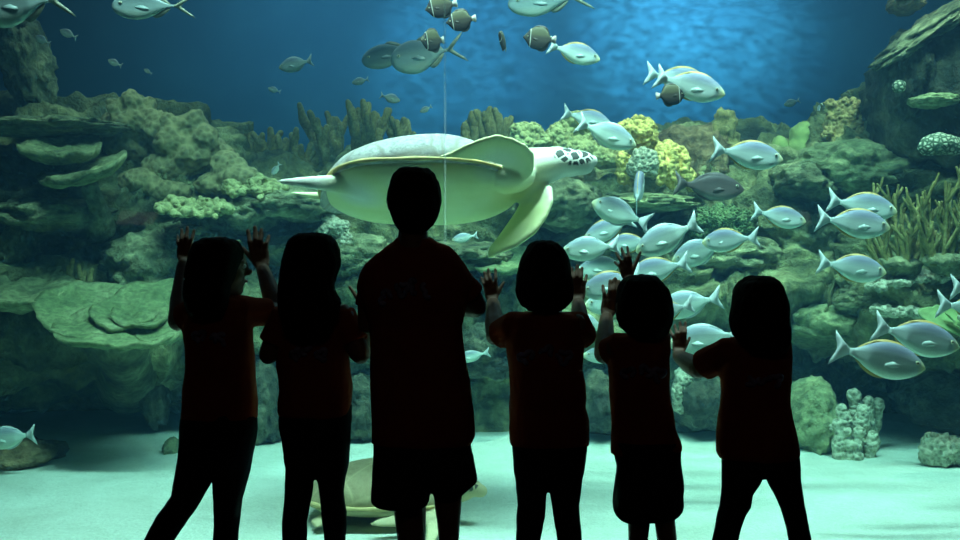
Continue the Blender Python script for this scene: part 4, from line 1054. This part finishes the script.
# ---- tall visitor in shorts
Y = 2.98
person('tall short haired visitor in loose dark red shirt and black shorts', Y, (414.5, 201, 25.5, 34),
  [(168,404,422,0,.04,.03),(169.5,398,430,0,.06,.05),(174,393,435,0,.078,.065),(182,389.5,439,0,.09,.075),(192,387.5,441.5,0,.092,.07),(202,387,442,-.01,.09,.03),(210,389,440.5,-.02,.08,.01),(218,391.5,437,-.025,.07,.0),(226,396,432,-.03,.055,-.01),(231,401,428,-.03,.045,-.015)],
  (413, 232, 243, 14.5),
  [(238,397,431),(242,394,436),(247,385,450),(255,374,459.5),(264,365,467),(274,359,472),(286,356,474),(300,358,471),(312,364,466),(326,369,462.5),(340,370.5,463.5),(360,371,466.5),(385,369.5,470.5),(405,370,473.5),(425,371,476),(436,371,476.5),(443,371,473)],
  [(425,374,470),(445,373,472),(460,373,474.5),(475,372.5,476)],
  [[(478,392,426),(505,393,426.5),(522,395,426),(540,397.5,425.5),(560,399,425),(585,397,424),(610,400,421),(632,402,418)],
   [(478,433,463),(505,434.5,461.5),(522,437,460),(540,438.8,459),(560,440,459),(585,439,458),(610,441,455),(632,443,453)]],
  [((375,287,Y), (369,322,3.0), (398,312,3.34), (410,294), [(405,276),(399,274),(393,276),(388,282)]),
   ((459,284,Y), (475,306,3.01), (455,304,3.34), (444,288), [(448,276),(454,273),(460,275),(465,281)])],
  'shorts', [[(455,373,428),(475,372.3,429),(490,371.3,429.5),(499,371,429),(502.5,374,428.5)],[(455,428,474),(468,428.5,476),(480,430,478),(487,431.5,471),(494,433,463.5),(500,434.5,459)]],
  0.0, 0.55, [(390,296,6,6),(405,287,5,6),(417,284,4,6),(430,288,5,6)], 0.60)
# ---- girl with the bob
Y = 3.12
person('girl with a chin length bob, both hands on the glass, in black trousers', Y, (544.5, 277, 25, 33),
  [(241,537,553,0,.04,.03),(242.5,532,558,0,.06,.05),(247,526.5,563,0,.08,.065),(256,521.5,568,0,.095,.08),(268,518,570.5,-.01,.098,.06),(280,515.5,572.5,-.015,.095,.045),(291,515,573.5,-.02,.09,.035),(299,517.5,572.5,-.025,.08,.03),(306,523,567,-.025,.07,.025),(311,531,559,-.025,.05,.02)],
  (545, 308, 313, 13),
  [(310,532,559),(313,516,574),(318,508,582),(328,505,585),(342,505,585),(356,507,584),(370,508.5,583.5),(385,509.5,586),(397,509.5,587),(406,509.5,585.5),(418,509,588),(428,508.5,588.5),(440,509.5,589),(445,511,588.5)],
  [(434,512,587),(450,512.5,586.5),(462,513.5,585),(475,514.5,583)],
  [[(466,514,551),(480,515.5,547.5),(492,516.5,546.5),(505,518,546),(515,516.8,545.3),(527,516.3,543.5),(540,515.5,540),(560,514,537),(582,515,534),(598,516,533)],
   [(466,545,584.5),(480,549,582.5),(492,550,581.2),(505,551.5,579),(515,553,580),(527,554.5,581),(540,557,582),(560,559,582),(582,561,580),(598,562,579)]],
  [((513,327,Y), (496,336,3.18), (493,303,3.355), (503.7,282.5), [(495.5,271),(488.2,271),(484.3,274.5),(481.3,279.5)]),
   ((577,327,Y), (583,338,3.19), (578,303,3.355), (566,286), [(572,270),(577.5,267.5),(582.2,270),(586.8,277)])],
  'trousers', None, 0.0, 0.80, [(526,355,6,6),(545,350,5,6),(562,354,6,6)])
# ---- small child in a skirt, one hand raised over the head
Y = 3.13
person('small child in a black skirt with one hand raised over the head', Y, (643, 305, 27, 30),
  [(275,634,650,0,.04,.03),(276.5,627,656,0,.06,.05),(281,621,661.5,0,.085,.07),(288,617.5,667,0,.095,.08),(298,616,671.5,-.01,.098,.06),(308,615.5,673,-.015,.095,.045),(318,617,673,-.02,.09,.035),(326,619.5,671,-.025,.08,.03),(332,624,668,-.025,.07,.02),(338,632,664,-.03,.05,.01)],
  (645, 331, 337, 13),
  [(332,628,664),(335,614,667),(340,608,668.5),(352,606,669),(366,606.5,669),(380,608.5,669.5),(400,610,671),(415,610.5,673.5),(428,610.5,675),(440,609.5,679.5),(448,609,681.5),(454,609.5,678)],
  [(440,612,678),(456,613,680),(470,615,681),(484,615,681)],
  [[(480,625,650),(505,627,650),(522,628,650),(540,628.5,648),(560,627,646),(580,628,643),(598,630,641)],
   [(480,654,679),(505,654,676),(522,654.5,675),(540,657,677),(560,659,677),(580,660,675),(598,661,673)]],
  [((618,348,Y), (604,354,3.17), (606.5,318,3.355), (620,296), [(619.5,283),(615.3,280.5),(610.5,282.5),(603.2,287.5)]),
   ((654,352,Y), (652,314,3.28), (629,281,3.37), (640.4,252.5), [(627.6,248.8),(621.9,250.3),(616.2,254.3),(615,263.8)])],
  'skirt', [(440,612,679.5),(450,612.5,681),(458,613.5,681),(465,615,681.3),(472,615,682),(480,614,683.3),(487,613.3,684),(495,612.6,683),(505,612.2,683.6),(511,613,682.5),(516,616,678),(519,620,672)],
  0.0, 0.75, [(626,372,5,6),(642,370,5,6),(656,372,5,6)])
# ---- rightmost girl
Y = 3.10
person('girl with legs apart and one hand on the glass, rightmost of the visitors', Y, (760, 308, 26, 32),
  [(276,751,769,0,.04,.03),(278,745,775,0,.06,.05),(283,738.5,780,0,.085,.07),(291,734,784,0,.095,.08),(301,731.5,787.5,-.01,.098,.06),(311,729.5,789.5,-.015,.095,.045),(321,728.5,790,-.025,.09,.035),(328,729,790,-.03,.085,.03),(334,731.5,790,-.04,.08,.02),(340,736,790,-.05,.07,.0),(346,742,789,-.06,.055,-.01),(354,750,786,-.07,.03,-.02)],
  (761, 333, 339, 13),
  [(334,744,778),(337,734,786),(343,726,790),(352,721,791),(364,719,791),(378,719.5,790.5),(392,720,789.5),(405,719.5,789),(418,717.5,791.5),(430,717,794.8),(442,717,797.5),(452,718,799.5),(458,721,798)],
  [(446,721,797.5),(458,722,799),(466,722,800),(474,722,800.5)],
  [[(466,722,765),(474,722,763.5),(484,721.8,759),(494,721.3,752.5),(506,720,751),(515,717.5,746.5),(526,715,741.5),(540,712.5,738),(560,708,731),(582,704,724),(600,701,719)],
   [(466,760,800),(474,763.5,800.5),(484,768.5,801.2),(494,774.5,802.5),(506,779.5,804),(515,783,806.5),(526,786,809),(540,788.5,811.5),(560,793,813),(582,798,815),(600,802,817)]],
  [((728,353,Y), (698,369,3.17), (678.5,356,3.345), (689.7,338), [(686,324.3),(680.5,324.5),(675.2,327),(670.2,331)]),
   ((774,362,Y), (776,388,3.14), (768,374,3.345), (756,356), [(760,340),(767,337),(773,340),(778,346)])],
  'trousers', None, 0.0, 0.82, [(742,378,5,5),(756,374,5,5),(770,377,5,5)])
# ================================================================== LIGHT
def area(name, loc, target, sx, sy, power, col):
    l = bpy.data.lights.new(name, 'AREA'); l.shape = 'RECTANGLE'; l.size = sx; l.size_y = sy; l.energy = power; l.color = col
    o = bpy.data.objects.new(name, l); C.objects.link(o); o.location = loc
    o.rotation_euler = (Vector(target)-Vector(loc)).to_track_quat('-Z', 'Y').to_euler(); return o
def spot(name, loc, target, power, angle, blend, col, rad=0.05):
    l = bpy.data.lights.new(name, 'SPOT'); l.energy = power; l.spot_size = math.radians(angle); l.spot_blend = blend; l.color = col; l.shadow_soft_size = rad
    o = bpy.data.objects.new(name, l); C.objects.link(o); o.location = loc
    o.rotation_euler = (Vector(target)-Vector(loc)).to_track_quat('-Z', 'Y').to_euler(); return o
# tank lamp over the water, and added fill spots for the reef
k = area('tank_lamp', (0.45, 3.88, 4.0), (0.45, 4.78, 0), 4.4, 0.3, 158, (0.72, 1.0, 0.94)); k.data.spread = math.radians(95)
spot('reef_fill', (0.9, 5.3, 3.95), (0.55, 6.6, 1.3), 380, 72, 0.8, (1.0, 0.97, 0.80))
spot('reef_fill', (2.6, 5.0, 3.95), (2.4, 6.1, 0.9), 230, 68, 0.8, (0.95, 1.0, 0.85))
spot('reef_fill', (-2.0, 4.9, 3.95), (-1.9, 5.9, 0.8), 36, 66, 0.8, (0.85, 1.0, 0.92))
spot('reef_fill', (-1.5, 5.5, 3.95), (-1.9, 6.6, 1.6), 36, 60, 0.9, (1.0, 0.98, 0.75))  # added fill to bring up the left crest
# added spots, noise patterned to imitate surface ripple light on the back wall
s = spot('ripple_lamp', (1.3, 7.4, 3.9), (1.95, 10, 3.05), 520, 52, 0.9, (0.55, 0.85, 1.0), 0.02)
def ripple(o, scale):
    l = o.data; l.use_nodes = True; t = l.node_tree; em = [n for n in t.nodes if n.type == 'EMISSION'][0]
    tc = t.nodes.new('ShaderNodeTexCoord'); mp = t.nodes.new('ShaderNodeMapping'); mp.inputs['Scale'].default_value = (scale*0.6, scale*1.7, scale)
    n0 = t.nodes.new('ShaderNodeTexNoise'); n0.inputs['Scale'].default_value = 1.0; n0.inputs['Detail'].default_value = 4; n0.inputs['Distortion'].default_value = 0.8
    r = t.nodes.new('ShaderNodeValToRGB'); r.color_ramp.elements[0].position = 0.36; r.color_ramp.elements[0].color = (0.25, 0.25, 0.25, 1); r.color_ramp.elements[1].position = 0.72; r.color_ramp.elements[1].color = (1.9, 1.9, 1.9, 1)
    t.links.new(tc.outputs['Normal'], mp.inputs[0]); t.links.new(mp.outputs[0], n0.inputs['Vector']); t.links.new(n0.outputs['Fac'], r.inputs[0]); t.links.new(r.outputs[0], em.inputs['Strength'])
ripple(s, 38)
s = spot('ripple_lamp', (-0.3, 7.6, 3.9), (-0.2, 10, 2.75), 220, 44, 0.9, (0.5, 0.8, 1.0), 0.02); ripple(s, 34)
s = spot('ripple_lamp', (1.6, 7.9, 3.9), (2.15, 10, 3.25), 260, 46, 1.0, (0.6, 0.9, 1.0), 0.02); ripple(s, 44)
area('crest_fill', (0.0, 7.0, 4.0), (0.0, 7.0, 0), 6.0, 0.5, 45, (0.85, 0.95, 0.9))  # added fill so the far fish and reef crest show
area('wall_lamp', (0.5, 8.6, 4.0), (0.5, 10.0, 1.2), 6.0, 0.4, 55, (0.6, 0.85, 1.0))
# added ceiling fill, unseen, that faintly lifts the visitors' backs
area('room_fill', (0, -0.5, 3.15), (0, 0.8, 0), 1.0, 1.0, 2.2, (1.0, 0.75, 0.6))
w = bpy.data.worlds.new('World'); SC.world = w; w.use_nodes = True
w.node_tree.nodes['Background'].inputs[0].default_value = (0, 0, 0, 1); w.node_tree.nodes['Background'].inputs[1].default_value = 0

cam = bpy.data.cameras.new('camera'); co = bpy.data.objects.new('camera', cam); C.objects.link(co)
co.location = (0, 0, CAMZ); co.rotation_euler = (PI/2, 0, 0)
cam.sensor_width = 36; cam.lens = 36*FPX/960.0; cam.shift_y = -(270-HOR)/960.0; cam.clip_end = 100; cam.clip_start = 0.05
SC.camera = co
SC.view_settings.view_transform = 'Standard'; SC.view_settings.look = 'None'; SC.view_settings.gamma = 1.0; SC.view_settings.use_curve_mapping = False
SC.view_settings.exposure = 0.0
cy = SC.cycles
cy.max_bounces = 6; cy.diffuse_bounces = 4; cy.glossy_bounces = 2; cy.transmission_bounces = 2; cy.transparent_max_bounces = 12; cy.volume_bounces = 1
cy.caustics_reflective = False; cy.caustics_refractive = False; cy.sample_clamp_indirect = 4.0
